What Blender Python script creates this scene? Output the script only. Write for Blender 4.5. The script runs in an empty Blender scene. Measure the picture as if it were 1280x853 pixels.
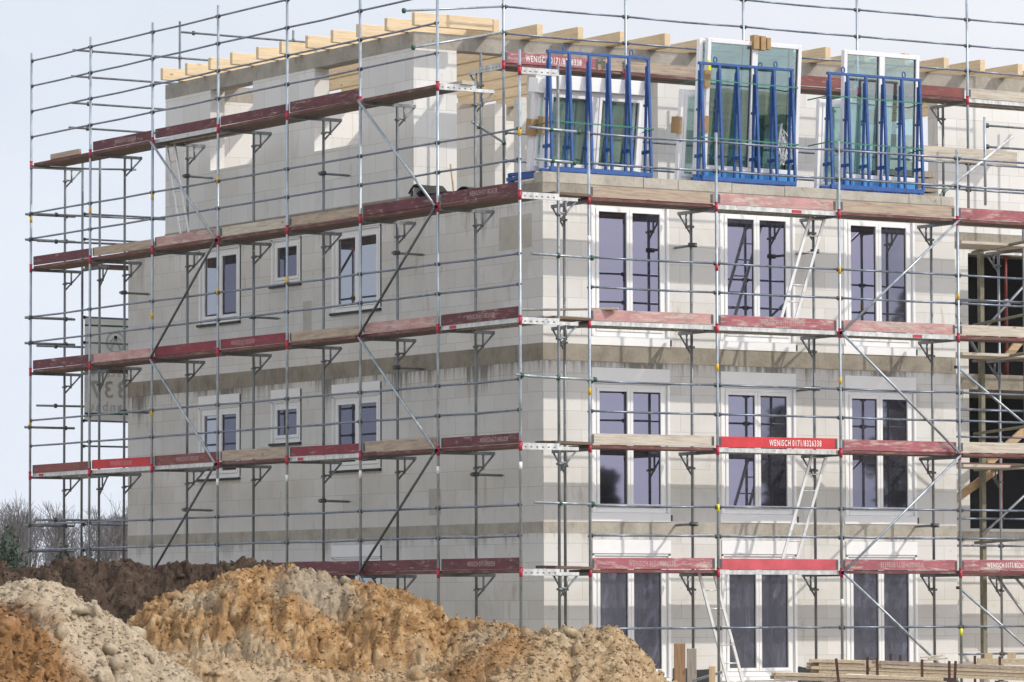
import bpy, math, random
import numpy as np
from mathutils import Vector, Matrix, noise

R = random.Random(7)
scene = bpy.context.scene
COL = scene.collection

# ------------------------------------------------------------------ materials
def new_mat(name):
    m = bpy.data.materials.new(name); m.use_nodes = True
    nt = m.node_tree; nt.nodes.clear()
    out = nt.nodes.new('ShaderNodeOutputMaterial')
    b = nt.nodes.new('ShaderNodeBsdfPrincipled')
    nt.links.new(b.outputs[0], out.inputs[0])
    return m, nt, b, out

def nd(nt, typ, **kw):
    n = nt.nodes.new(typ)
    for k, v in kw.items():
        setattr(n, k, v)
    return n

def ramp(nt, fac, stops):
    r = nd(nt, 'ShaderNodeValToRGB')
    els = r.color_ramp.elements
    while len(els) < len(stops): els.new(0.5)
    for e, (p, c) in zip(els, stops):
        e.position = p; e.color = (c[0], c[1], c[2], 1) if not isinstance(c, (int, float)) else (c, c, c, 1)
    nt.links.new(fac, r.inputs[0])
    return r.outputs[0]

def coord(nt, scale=(1, 1, 1), kind='Object', loc=(0, 0, 0)):
    t = nd(nt, 'ShaderNodeTexCoord'); m = nd(nt, 'ShaderNodeMapping')
    m.inputs['Scale'].default_value = scale; m.inputs['Location'].default_value = loc
    nt.links.new(t.outputs[kind], m.inputs[0])
    return m.outputs[0]

def noise_tex(nt, vec, scale, detail=4, rough=0.6, dist=0.0):
    n = nd(nt, 'ShaderNodeTexNoise')
    n.inputs['Scale'].default_value = scale; n.inputs['Detail'].default_value = detail
    n.inputs['Roughness'].default_value = rough; n.inputs['Distortion'].default_value = dist
    nt.links.new(vec, n.inputs['Vector'])
    return n.outputs[0]

def mixc(nt, fac, a, b, mode='MIX'):
    m = nd(nt, 'ShaderNodeMix', data_type='RGBA', blend_type=mode)
    for i, x in ((0, fac), (6, a), (7, b)):
        if isinstance(x, (int, float)): m.inputs[i].default_value = x
        elif isinstance(x, tuple): m.inputs[i].default_value = (*x[:3], 1)
        else: nt.links.new(x, m.inputs[i])
    return m.outputs[2]

def math_n(nt, op, a, b=0.0, clamp=False):
    m = nd(nt, 'ShaderNodeMath', operation=op, use_clamp=clamp)
    for i, x in ((0, a), (1, b)):
        if isinstance(x, (int, float)): m.inputs[i].default_value = x
        else: nt.links.new(x, m.inputs[i])
    return m.outputs[0]

def maprange(nt, v, a, b, c=0.0, d=1.0, smooth=True):
    m = nd(nt, 'ShaderNodeMapRange'); m.interpolation_type = 'SMOOTHSTEP' if smooth else 'LINEAR'
    nt.links.new(v, m.inputs[0])
    for i, x in zip((1, 2, 3, 4), (a, b, c, d)): m.inputs[i].default_value = x
    return m.outputs[0]

def bump(nt, b, h, strength=0.3, dist=0.01):
    n = nd(nt, 'ShaderNodeBump'); n.inputs['Strength'].default_value = strength; n.inputs['Distance'].default_value = dist
    nt.links.new(h, n.inputs['Height']); nt.links.new(n.outputs[0], b.inputs['Normal'])

def simple(name, col, rough=0.6, metal=0.0, var=0.15, scale=6.0, bmp=0.0):
    m, nt, b, o = new_mat(name)
    v = coord(nt)
    n = noise_tex(nt, v, scale, 5, 0.65)
    c = ramp(nt, n, [(0.3, tuple(x*(1-var) for x in col)), (0.7, tuple(min(1, x*(1+var)) for x in col))])
    nt.links.new(c, b.inputs['Base Color'])
    b.inputs['Roughness'].default_value = rough; b.inputs['Metallic'].default_value = metal
    if bmp: bump(nt, b, n, bmp)
    return m

def wood(name, axis, base, dark, paint=None, amount=0.0, rough=0.75):
    """sawn board; grain runs along axis (0=x,1=y,2=z); paint worn off in patches"""
    m, nt, b, o = new_mat(name)
    sc = [22, 22, 22]; sc[axis] = 1.3
    g = noise_tex(nt, coord(nt, tuple(sc)), 1.6, 6, 0.7, 0.6)
    c = ramp(nt, g, [(0.3, dark), (0.55, base), (0.8, tuple(min(1, x*1.15) for x in base))])
    sk = [5, 5, 5]; sk[axis] = 2.2
    vo = nd(nt, 'ShaderNodeTexVoronoi'); vo.inputs['Scale'].default_value = 1.0
    nt.links.new(coord(nt, tuple(sk)), vo.inputs['Vector'])
    knot = ramp(nt, vo.outputs[0], [(0.05, 1.0), (0.13, 0.0)])
    c = mixc(nt, math_n(nt, 'MULTIPLY', knot, 0.75), c, tuple(x*0.45 for x in dark))
    if paint:
        sp = [13, 13, 13]; sp[axis] = 2.4
        p = noise_tex(nt, coord(nt, tuple(sp)), 1.4, 7, 0.72)
        f = maprange(nt, p, 0.62-0.55*amount, 0.80-0.5*amount)
        p2 = noise_tex(nt, coord(nt, (2.5, 2.5, 2.5)), 1.0, 5, 0.6)
        pc = ramp(nt, p2, [(0.3, tuple(x*0.72 for x in paint)), (0.7, tuple(min(1, x*1.2) for x in paint))])
        f2 = maprange(nt, p, 0.9-0.62*amount, 0.62-0.55*amount)
        c = mixc(nt, f, c, pc)
    nt.links.new(c, b.inputs['Base Color'])
    b.inputs['Roughness'].default_value = rough
    bump(nt, b, g, 0.35, 0.004)
    return m

def aac_mat(name, drips=(), bw=0.62, bh=0.25, tint=(0.62, 0.60, 0.565), stain=1.0):
    m, nt, b, o = new_mat(name)
    t = nd(nt, 'ShaderNodeTexCoord'); s = nd(nt, 'ShaderNodeSeparateXYZ'); nt.links.new(t.outputs['Object'], s.inputs[0])
    u = math_n(nt, 'ADD', s.outputs[0], s.outputs[1]); z = s.outputs[2]
    cb = nd(nt, 'ShaderNodeCombineXYZ'); nt.links.new(u, cb.inputs[0]); nt.links.new(z, cb.inputs[1])
    br = nd(nt, 'ShaderNodeTexBrick'); br.offset = 0.37; br.squash = 1.0
    nt.links.new(cb.outputs[0], br.inputs['Vector'])
    br.inputs['Scale'].default_value = 1.0; br.inputs['Brick Width'].default_value = bw; br.inputs['Row Height'].default_value = bh
    br.inputs['Mortar Size'].default_value = 0.0035; br.inputs['Mortar Smooth'].default_value = 0.3
    br.inputs['Color1'].default_value = (tint[0]*1.03, tint[1]*1.03, tint[2]*1.03, 1)
    br.inputs['Color2'].default_value = (tint[0]*0.93, tint[1]*0.92, tint[2]*0.905, 1)
    br.inputs['Mortar'].default_value = (tint[0]*0.60, tint[1]*0.575, tint[2]*0.53, 1)
    c = br.outputs['Color']
    # broad grime
    n1 = noise_tex(nt, coord(nt), 0.8, 6, 0.65)
    c = mixc(nt, maprange(nt, n1, 0.42, 0.75, 0, 0.42*stain), c, tuple(x*y for x, y in zip(tint, (0.72, 0.68, 0.6))))
    # tan blotches and glue smears with their own outline
    n2 = noise_tex(nt, coord(nt, (1, 1, 0.24)), 3.6, 5, 0.6, 0.4)
    c = mixc(nt, maprange(nt, n2, 0.61, 0.70, 0, 0.50*stain), c, (0.42, 0.35, 0.26))
    n6 = noise_tex(nt, coord(nt, (1, 1, 0.6)), 1.7, 9, 0.75, 1.2)
    c = mixc(nt, maprange(nt, n6, 0.55, 0.68, 0, 0.30*stain), c, (0.46, 0.43, 0.38))
    n5 = noise_tex(nt, coord(nt, (1, 1, 1)), 9.0, 3, 0.5, 0.2)
    c = mixc(nt, maprange(nt, n5, 0.70, 0.74, 0, 0.35*stain), c, (0.33, 0.30, 0.27))
    # water streaks running down below the concrete bands
    cs = nd(nt, 'ShaderNodeCombineXYZ'); nt.links.new(math_n(nt, 'MULTIPLY', u, 11.0), cs.inputs[0]); nt.links.new(math_n(nt, 'MULTIPLY', z, 0.55), cs.inputs[1])
    st = noise_tex(nt, cs.outputs[0], 1.0, 5, 0.7)
    lon = noise_tex(nt, cs.outputs[0], 0.16, 2, 0.5)
    pc_ = nd(nt, 'ShaderNodeCombineXYZ'); nt.links.new(math_n(nt, 'MULTIPLY', u, 0.8), pc_.inputs[0])
    patchy = noise_tex(nt, pc_.outputs[0], 1.0, 4, 0.65)
    for (z0, ln, amt) in drips:
        ramp_z = maprange(nt, z, z0-ln, z0+0.02, 0, 1, False)
        f = math_n(nt, 'ADD', math_n(nt, 'MULTIPLY', ramp_z, 0.55), math_n(nt, 'MULTIPLY', math_n(nt, 'SUBTRACT', lon, 0.5), 0.5))
        f = math_n(nt, 'ADD', f, math_n(nt, 'SUBTRACT', st, 0.62))
        f = math_n(nt, 'ADD', f, math_n(nt, 'MULTIPLY', math_n(nt, 'SUBTRACT', patchy, 0.56), 1.5))
        f = maprange(nt, f, 0.16, 0.48, 0, amt)
        above = math_n(nt, 'LESS_THAN', z, z0+0.05)
        below = math_n(nt, 'GREATER_THAN', z, z0-ln)
        f = math_n(nt, 'MULTIPLY', math_n(nt, 'MULTIPLY', f, above), below)
        c = mixc(nt, f, c, (0.155, 0.14, 0.12))
    nt.links.new(c, b.inputs['Base Color'])
    b.inputs['Roughness'].default_value = 0.92
    n3 = noise_tex(nt, coord(nt), 60, 3, 0.6)
    bump(nt, b, math_n(nt, 'ADD', math_n(nt, 'MULTIPLY', n3, 0.3), br.outputs['Fac']), 0.25, -0.004)
    return m

def concrete(name, col, dark):
    m, nt, b, o = new_mat(name)
    n = noise_tex(nt, coord(nt), 2.2, 8, 0.7)
    c = ramp(nt, n, [(0.3, dark), (0.52, col), (0.75, tuple(min(1, x*1.2) for x in col))])
    n2 = noise_tex(nt, coord(nt, (7, 7, 0.8)), 1.5, 4, 0.6)
    c = mixc(nt, maprange(nt, n2, 0.58, 0.75, 0, 0.55), c, tuple(x*0.55 for x in dark))
    n4 = noise_tex(nt, coord(nt, (1, 1, 1)), 22, 4, 0.6)
    c = mixc(nt, maprange(nt, n4, 0.66, 0.72, 0, 0.7), c, (0.05, 0.045, 0.04))
    nt.links.new(c, b.inputs['Base Color']); b.inputs['Roughness'].default_value = 0.9
    n3 = noise_tex(nt, coord(nt), 14, 6, 0.7); bump(nt, b, n3, 0.6, 0.02)
    return m

M = {}
M['aac'] = aac_mat('AeratedBlockLower', drips=((5.45, 0.85, 0.85), (2.64, 0.45, 0.4), (8.2, 1.0, 0.4)), bw=0.75, bh=0.31, tint=(0.685, 0.677, 0.655), stain=0.95)
M['aac_top'] = aac_mat('AeratedBlockTop', bw=0.62, bh=0.5, tint=(0.715, 0.71, 0.695), stain=0.5)
M['conc'] = concrete('RawConcreteBand', (0.30, 0.27, 0.22), (0.185, 0.165, 0.13))
M['conc_top'] = concrete('RawConcreteEdge', (0.43, 0.40, 0.34), (0.29, 0.265, 0.22))
M['patch'] = simple('FillerMortar', (0.50, 0.47, 0.42), 0.9, 0, 0.12, 3)
M['beam'] = concrete('RingBeamConcrete', (0.36, 0.335, 0.29), (0.25, 0.235, 0.21))
M['white'] = simple('WhitePlasticFrame', (0.85, 0.85, 0.85), 0.35, 0, 0.03, 3)
M['film'] = simple('FrameWithProtectiveFilm', (0.72, 0.72, 0.75), 0.4, 0, 0.1, 40)
M['joint'] = simple('BlackSealStrip', (0.02, 0.02, 0.02), 0.6)  # also carries the shade of the gaps beside the windows
M['membrane'] = simple('BlackMembrane', (0.015, 0.015, 0.017), 0.55, 0, 0.3, 8, 0.6)
M['joist'] = wood('FreshSpruce', 0, (0.70, 0.555, 0.36), (0.54, 0.40, 0.235))
M['joist_y'] = wood('FreshSpruceLong', 1, (0.67, 0.52, 0.33), (0.52, 0.385, 0.22))
M['red'] = simple('RedPaintCollar', (0.42, 0.02, 0.05), 0.5, 0, 0.2, 20)
M['yellow'] = simple('YellowTape', (0.62, 0.40, 0.03), 0.5, 0, 0.15, 20)
M['whitetape'] = simple('WhiteTape', (0.75, 0.75, 0.75), 0.5)
M['blue'] = simple('BlueRackPaint', (0.009, 0.070, 0.275), 0.38, 0, 0.25, 9)
bm2, bn2, bb2, bo2 = new_mat('BlueRackWorn')
q1 = noise_tex(bn2, coord(bn2), 9, 5, 0.65); q2 = noise_tex(bn2, coord(bn2), 30, 5, 0.7)
qc = ramp(bn2, q1, [(0.3, (0.006, 0.05, 0.20)), (0.7, (0.014, 0.09, 0.32))])
qc = mixc(bn2, maprange(bn2, q2, 0.62, 0.68), qc, (0.10, 0.075, 0.065)); qc = mixc(bn2, maprange(bn2, q2, 0.36, 0.30), qc, (0.22, 0.30, 0.42))
bn2.links.new(qc, bb2.inputs['Base Color']); bb2.inputs['Roughness'].default_value = 0.5
M['blue'] = bm2
M['cyan'] = simple('LightBlueFilm', (0.03, 0.27, 0.62), 0.4, 0, 0.12, 6)
M['strap'] = simple('GreenStrap', (0.02, 0.16, 0.11), 0.6)
M['card'] = simple('Cardboard', (0.36, 0.23, 0.11), 0.85, 0, 0.15, 12)
M['alu'] = simple('AluminiumLadder', (0.70, 0.70, 0.69), 0.4, 0.55, 0.1, 10)
M['rust'] = simple('RustySteel', (0.075, 0.030, 0.022), 0.85, 0, 0.4, 14, 0.3)
M['redprop'] = simple('RedPropPaint', (0.19, 0.035, 0.03), 0.6, 0, 0.35, 12)
M['olive'] = simple('OldOlivePost', (0.20, 0.19, 0.14), 0.7, 0.2, 0.3, 7)
M['dark'] = simple('DarkInterior', (0.012, 0.012, 0.014), 0.9)  # near-black colour holding the shade of the recess rooms
M['coupler'] = simple('DarkCoupler', (0.085, 0.09, 0.095), 0.55, 0.5, 0.3, 30)
M['green'] = simple('GreenCoupler', (0.03, 0.10, 0.06), 0.6, 0.2, 0.3, 30)
M['yellow_tag'] = simple('YellowTag', (0.7, 0.68, 0.02), 0.5)

def steel_mat(name, col, metal):
    m, nt, b, o = new_mat(name)
    n = noise_tex(nt, coord(nt, (4, 4, 1.5)), 2.5, 6, 0.7)
    c = ramp(nt, n, [(0.3, tuple(x*0.62 for x in col)), (0.5, col), (0.72, tuple(min(1, x*1.35) for x in col))])
    n2 = noise_tex(nt, coord(nt, (1, 1, 1)), 17, 4, 0.6)
    c = mixc(nt, maprange(nt, n2, 0.64, 0.72, 0, 0.8), c, (0.10, 0.085, 0.07))
    c = mixc(nt, maprange(nt, n2, 0.36, 0.28, 0, 0.7), c, (0.68, 0.67, 0.64))
    nt.links.new(c, b.inputs['Base Color']); b.inputs['Metallic'].default_value = metal
    nt.links.new(maprange(nt, n, 0.3, 0.7, 0.28, 0.52), b.inputs['Roughness'])
    return m
M['steel'] = steel_mat('GalvanisedTube', (0.34, 0.38, 0.42), 0.6)
M['dark_tube'] = steel_mat('DarkWeatheredTube', (0.10, 0.108, 0.115), 0.4)
M['rail'] = steel_mat('GuardRailTube', (0.19, 0.22, 0.275), 0.72)
M['steel_in'] = steel_mat('WeatheredTube', (0.19, 0.205, 0.215), 0.45)
M['steel_d'] = steel_mat('GalvanisedDeckEdge', (0.52, 0.53, 0.53), 0.35)

PAINT = {'bright': ((0.52, 0.035, 0.045), 0.97), 'crimson': ((0.20, 0.028, 0.042), 0.68), 'maroon': ((0.115, 0.030, 0.040), 0.64),
         'brownred': ((0.19, 0.055, 0.05), 0.70), 'pink': ((0.31, 0.09, 0.11), 0.54), 'faded': ((0.44, 0.23, 0.225), 0.46), 'rose': ((0.47, 0.075, 0.095), 0.9),
         'wood': (None, 0), 'pale': (None, 0)}
for ax in (0, 1):
    for k, (p, a) in PAINT.items():
        base, dark = ((0.40, 0.315, 0.24), (0.20, 0.145, 0.11)) if k != 'pale' else ((0.50, 0.45, 0.38), (0.28, 0.23, 0.18))
        if k in ('faded', 'pink'): base, dark = (0.50, 0.42, 0.37), (0.30, 0.22, 0.19)
        M['toe_%s_%d' % (k, ax)] = wood('ToeBoard_%s_%d' % (k, ax), ax, base, dark, p, a)
    M['deck_%d' % ax] = wood('DeckTimber_%d' % ax, ax, (0.145, 0.10, 0.068), (0.07, 0.046, 0.033))
    M['deckedge_%d' % ax] = wood('DeckEdgeRed_%d' % ax, ax, (0.22, 0.15, 0.11), (0.11, 0.075, 0.055), (0.13, 0.035, 0.038), 0.52)
M['board_x'] = wood('StackedBoards', 0, (0.56, 0.45, 0.31), (0.34, 0.25, 0.16))
M['board_grey'] = wood('GreyedBoards', 2, (0.36, 0.31, 0.26), (0.20, 0.165, 0.135))
M['post'] = wood('BrownPost', 2, (0.33, 0.20, 0.105), (0.19, 0.11, 0.06))
M['stake'] = wood('PaleStake', 2, (0.55, 0.40, 0.23), (0.40, 0.27, 0.14))
M['rake'] = wood('RakingTimber', 0, (0.52, 0.36, 0.21), (0.35, 0.23, 0.13))

def glass_mat(name, gloss, fac, under, film=False):
    m, nt, b, o = new_mat(name)
    b.inputs['Base Color'].default_value = (*under, 1); b.inputs['Roughness'].default_value = 0.7
    g = nd(nt, 'ShaderNodeBsdfGlossy'); g.inputs['Color'].default_value = (*gloss, 1); g.inputs['Roughness'].default_value = 0.02
    mx = nd(nt, 'ShaderNodeMixShader'); mx.inputs[0].default_value = fac
    nt.links.new(b.outputs[0], mx.inputs[1]); nt.links.new(g.outputs[0], mx.inputs[2]); nt.links.new(mx.outputs[0], o.inputs[0])
    n = noise_tex(nt, coord(nt, (0.6, 0.6, 0.35)), 1.6, 2, 0.5)
    bp = nd(nt, 'ShaderNodeBump'); bp.inputs['Strength'].default_value = 0.03; bp.inputs['Distance'].default_value = 0.02
    nt.links.new(n, bp.inputs['Height']); nt.links.new(bp.outputs[0], g.inputs['Normal'])
    if film:
        f = noise_tex(nt, coord(nt, (2.6, 2.6, 1.0)), 1.5, 7, 0.68, 1.6)
        c = ramp(nt, f, [(0.36, tuple(x*0.6 for x in under)), (0.55, tuple(x*1.2 for x in under)), (0.72, tuple(x*4.0 for x in under))])
        nt.links.new(c, b.inputs['Base Color'])
        g.inputs['Roughness'].default_value = 0.16; b.inputs['Roughness'].default_value = 0.35
        bp.inputs['Strength'].default_value = 0.5; nt.links.new(f, bp.inputs['Height'])
    return m
M['glass_v'] = glass_mat('VioletReflectingPane', (0.27, 0.265, 0.35), 0.74, (0.02, 0.02, 0.03))
M['glass_d'] = glass_mat('DarkReflectingPane', (0.36, 0.36, 0.48), 0.36, (0.02, 0.02, 0.03))
M['glass_l'] = glass_mat('GreyReflectingPane', (0.70, 0.72, 0.80), 0.50, (0.015, 0.015, 0.018))
M['glass_f'] = glass_mat('FilmCoveredPane', (0.5, 0.5, 0.62), 0.15, (0.034, 0.036, 0.052), True)

def clear_glass():
    m, nt, b, o = new_mat('GreenTintedGlass')
    g = nd(nt, 'ShaderNodeBsdfGlossy'); g.inputs['Color'].default_value = (0.8, 0.88, 0.88, 1); g.inputs['Roughness'].default_value = 0.01
    t = nd(nt, 'ShaderNodeBsdfTransparent'); t.inputs['Color'].default_value = (0.64, 0.76, 0.75, 1)
    mx = nd(nt, 'ShaderNodeMixShader'); mx.inputs[0].default_value = 0.17
    nt.links.new(t.outputs[0], mx.inputs[1]); nt.links.new(g.outputs[0], mx.inputs[2]); nt.links.new(mx.outputs[0], o.inputs[0])
    return m
M['glass_c'] = clear_glass()
M['letter'] = simple('StencilWhite', (0.72, 0.70, 0.68), 0.7, 0, 0.15, 40)
M['letter_f'] = simple('StencilWorn', (0.42, 0.30, 0.30), 0.8, 0, 0.3, 40)
M['print'] = simple('BannerPrint', (0.58, 0.61, 0.60), 0.8)
M['bannergreen'] = simple('BannerGreen', (0.02, 0.13, 0.07), 0.8)
bm_, bnt, bb_, bo_ = new_mat('BannerCloth')
tr_ = nd(bnt, 'ShaderNodeBsdfTranslucent'); tr_.inputs['Color'].default_value = (0.86, 0.86, 0.84, 1)
bb_.inputs['Base Color'].default_value = (0.78, 0.78, 0.76, 1); bb_.inputs['Roughness'].default_value = 0.8
bx_ = nd(bnt, 'ShaderNodeMixShader'); bx_.inputs[0].default_value = 0.5
bnt.links.new(bb_.outputs[0], bx_.inputs[1]); bnt.links.new(tr_.outputs[0], bx_.inputs[2]); bnt.links.new(bx_.outputs[0], bo_.inputs[0])
M['banner'] = bm_

# ------------------------------------------------------------------ mesh builder
class MB:
    def __init__(s): s.v = []; s.f = []; s.m = []; s.mi = 0
    def box(s, a, b):
        x0, y0, z0 = a; x1, y1, z1 = b
        n = len(s.v)
        s.v += [(x0,y0,z0),(x1,y0,z0),(x1,y1,z0),(x0,y1,z0),(x0,y0,z1),(x1,y0,z1),(x1,y1,z1),(x0,y1,z1)]
        for q in ((3,2,1,0),(4,5,6,7),(0,1,5,4),(1,2,6,5),(2,3,7,6),(3,0,4,7)):
            s.f.append(tuple(n+i for i in q)); s.m.append(s.mi)
        return s
    def obox(s, c, ax, ay, az):
        """oriented box: centre and three half-axis vectors"""
        n = len(s.v); c = Vector(c)
        for sx, sy, sz in ((-1,-1,-1),(1,-1,-1),(1,1,-1),(-1,1,-1),(-1,-1,1),(1,-1,1),(1,1,1),(-1,1,1)):
            s.v.append(tuple(c + ax*sx + ay*sy + az*sz))
        for q in ((3,2,1,0),(4,5,6,7),(0,1,5,4),(1,2,6,5),(2,3,7,6),(3,0,4,7)):
            s.f.append(tuple(n+i for i in q)); s.m.append(s.mi)
        return s
    def bar(s, p, q, w, h, up=(0, 0, 1)):
        p = Vector(p); q = Vector(q); d = (q-p); L = d.length; d.normalize()
        up = Vector(up); side = d.cross(up)
        if side.length < 1e-4: side = d.cross(Vector((1, 0, 0)))
        side.normalize(); u = side.cross(d).normalized()
        return s.obox((p+q)/2, d*(L/2), side*(w/2), u*(h/2))
    def tube(s, p, q, r, n=8, r2=None):
        p = Vector(p); q = Vector(q); d = (q-p).normalized(); r2 = r if r2 is None else r2
        a = d.cross(Vector((0, 0, 1)))
        if a.length < 1e-3: a = Vector((1, 0, 0))
        a.normalize(); b = d.cross(a)
        k = len(s.v)
        for c, rr in ((p, r), (q, r2)):
            for i in range(n):
                t = 2*math.pi*i/n
                s.v.append(tuple(c + a*(rr*math.cos(t)) + b*(rr*math.sin(t))))
        for i in range(n):
            j = (i+1) % n
            s.f.append((k+i, k+n+i, k+n+j, k+j)); s.m.append(s.mi)
        s.f.append(tuple(k+i for i in range(n))); s.m.append(s.mi)
        s.f.append(tuple(k+n+i for i in reversed(range(n)))); s.m.append(s.mi)
        return s
    def build(s, name, mats, parent=None, origin=(0, 0, 0), smooth=False, bevel=0.0):
        if not isinstance(mats, (list, tuple)): mats = [mats]
        me = bpy.data.meshes.new(name)
        o = Vector(origin)
        me.from_pydata([(x-o.x, y-o.y, z-o.z) for x, y, z in s.v], [], s.f)
        for m in mats: me.materials.append(m)
        if len(mats) > 1: me.polygons.foreach_set('material_index', s.m)
        if smooth:
            me.polygons.foreach_set('use_smooth', [len(p) == 4 for p in s.f])
        me.update()
        ob = bpy.data.objects.new(name, me); COL.objects.link(ob)
        if parent is not None:
            ob.parent = parent
        else:
            ob.location = o
        if bevel:
            md = ob.modifiers.new('Bevel', 'BEVEL'); md.width = bevel; md.segments = 1; md.limit_method = 'ANGLE'
        return ob

def tag(o, label=None, cat=None, group=None, kind=None):
    if label: o['label'] = label
    if cat: o['category'] = cat
    if group: o['group'] = group
    if kind: o['kind'] = kind
    return o

def thing(name, loc, label, cat, group=None):
    o = bpy.data.objects.new(name, None); COL.objects.link(o); o.location = loc
    o.empty_display_size = 0.3
    return tag(o, label, cat, group)

class Thing:
    """an Empty whose parts are given in world coordinates"""
    def __init__(s, name, loc, label, cat, group=None):
        s.o = thing(name, loc, label, cat, group); s.loc = Vector(loc)
    def part(s, mb, name, mats, parent=None, **kw):
        return mb.build(name, mats, parent or s.o, origin=s.loc, **kw)

def text_mb(txt, size, origin, xa, ya, mirror=False, spacing=1.0, squeeze=1.0):
    cu = bpy.data.curves.new('letters', 'FONT'); cu.body = txt; cu.size = size; cu.space_character = spacing
    cu.resolution_u = 2; cu.offset = size*0.018
    ob = bpy.data.objects.new('letters', cu); COL.objects.link(ob)
    bpy.context.view_layer.update()
    me = bpy.data.meshes.new_from_object(ob)
    xa = Vector(xa); ya = Vector(ya); og = Vector(origin)
    mb = MB()
    xs = [v.co.x for v in me.vertices]
    w = max(xs) if xs else 0
    for v in me.vertices:
        x = (w - v.co.x) if mirror else v.co.x
        mb.v.append(tuple(og + xa*(x*squeeze) + ya*v.co.y))
    for p in me.polygons:
        idx = tuple(p.vertices); mb.f.append(tuple(reversed(idx)) if mirror else idx); mb.m.append(0)
    bpy.data.objects.remove(ob); bpy.data.meshes.remove(me); bpy.data.curves.remove(cu)
    return mb

# ------------------------------------------------------------------ camera (a telephoto view from the site's edge)
CAM = Vector((-37.5657, -58.6879, 1.3771)); YAW, PITCH, ROLL, FPX = 0.5675, 0.0614, -0.0027, 5488.6
F = Vector((math.cos(PITCH)*math.sin(YAW), math.cos(PITCH)*math.cos(YAW), math.sin(PITCH)))
Rt = Vector((math.cos(YAW), -math.sin(YAW), 0)); Up = Rt.cross(F)
R2 = Rt*math.cos(ROLL) + Up*math.sin(ROLL); U2 = -Rt*math.sin(ROLL) + Up*math.cos(ROLL)
cd = bpy.data.cameras.new('camera'); cam = bpy.data.objects.new('camera', cd); COL.objects.link(cam)
cam.matrix_world = Matrix(((R2.x, U2.x, -F.x, CAM.x), (R2.y, U2.y, -F.y, CAM.y), (R2.z, U2.z, -F.z, CAM.z), (0, 0, 0, 1)))
cd.sensor_width = 36; cd.lens = 36*FPX/1280; cd.clip_start = 0.5; cd.clip_end = 6000
scene.camera = cam
H = Vector((math.sin(YAW), math.cos(YAW), 0)); LR = Rt.copy()        # site axes: away from the viewer, to the right
def site(t, d, z=0.0):
    return Vector((CAM.x, CAM.y, 0)) + H*d + LR*t + Vector((0, 0, z))

# ------------------------------------------------------------------ light
SUN = Vector((0.79, -1.0, 0.90)).normalized()
sl = bpy.data.lights.new('sun', 'SUN'); so = bpy.data.objects.new('sun', sl); COL.objects.link(so)
sl.energy = 2.45; sl.angle = math.radians(0.9); sl.color = (1.0, 0.935, 0.84)
so.rotation_euler = SUN.to_track_quat('Z', 'Y').to_euler(); so.location = (0, 0, 40)
w = bpy.data.worlds.new('World'); scene.world = w; w.use_nodes = True
nt = w.node_tree; nt.nodes.clear()
wo = nt.nodes.new('ShaderNodeOutputWorld'); bg = nt.nodes.new('ShaderNodeBackground'); nt.links.new(bg.outputs[0], wo.inputs[0])
sky = nt.nodes.new('ShaderNodeTexSky'); sky.sky_type = 'NISHITA'; sky.sun_disc = False
sky.sun_elevation = math.asin(SUN.z); sky.sun_rotation = math.atan2(SUN.x, SUN.y)
sky.air_density = 1.2; sky.dust_density = 2.5; sky.ozone_density = 1.5
SKY = 9.1
tc = nd(nt, 'ShaderNodeTexCoord'); mp = nd(nt, 'ShaderNodeMapping'); mp.inputs['Scale'].default_value = (1, 1, 2.6)
nt.links.new(tc.outputs['Generated'], mp.inputs[0])
cn = noise_tex(nt, mp.outputs[0], 3.2, 7, 0.6, 0.4)
cf = maprange(nt, cn, 0.25, 0.62, 0.80, 0.98)
cl2 = noise_tex(nt, mp.outputs[0], 5.0, 5, 0.6, 0.3)
sx = nd(nt, 'ShaderNodeSeparateXYZ'); nt.links.new(tc.outputs['Generated'], sx.inputs[0])
cc = ramp(nt, cl2, [(0.3, (0.90, 0.93, 1.0)), (0.7, (1.0, 1.0, 1.03))])
# thin veil of cloud: brighter overhead and towards the sun, bluer away from it
side = nd(nt, 'ShaderNodeVectorMath', operation='DOT_PRODUCT'); nt.links.new(tc.outputs['Generated'], side.inputs[0]); side.inputs[1].default_value = tuple(LR)
hz = maprange(nt, side.outputs['Value'], -0.12, 0.10, 0.0, 1.0)
cc = mixc(nt, 1.0, cc, mixc(nt, hz, (0.90, 0.95, 1.0), (0.99, 0.99, 1.02)), 'MULTIPLY')
lift = maprange(nt, sx.outputs[2], 0.12, 0.85, SKY, SKY*1.32, False)
vm = nd(nt, 'ShaderNodeVectorMath', operation='SCALE'); sd = nd(nt, 'ShaderNodeVectorMath', operation='DOT_PRODUCT'); nt.links.new(tc.outputs['Generated'], sd.inputs[0]); sd.inputs[1].default_value = tuple(SUN)
glow = maprange(nt, sd.outputs['Value'], 0.0, 1.0, 1.0, 1.75, False)
nt.links.new(cc, vm.inputs[0]); nt.links.new(math_n(nt, 'MULTIPLY', lift, glow), vm.inputs['Scale'])
nt.links.new(mixc(nt, cf, sky.outputs[0], vm.outputs[0]), bg.inputs[0])
bg.inputs[1].default_value = 0.105
vs = scene.view_settings; vs.view_transform = 'Standard'; vs.look = 'None'; vs.exposure = 0.0; vs.gamma = 1.0

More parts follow.
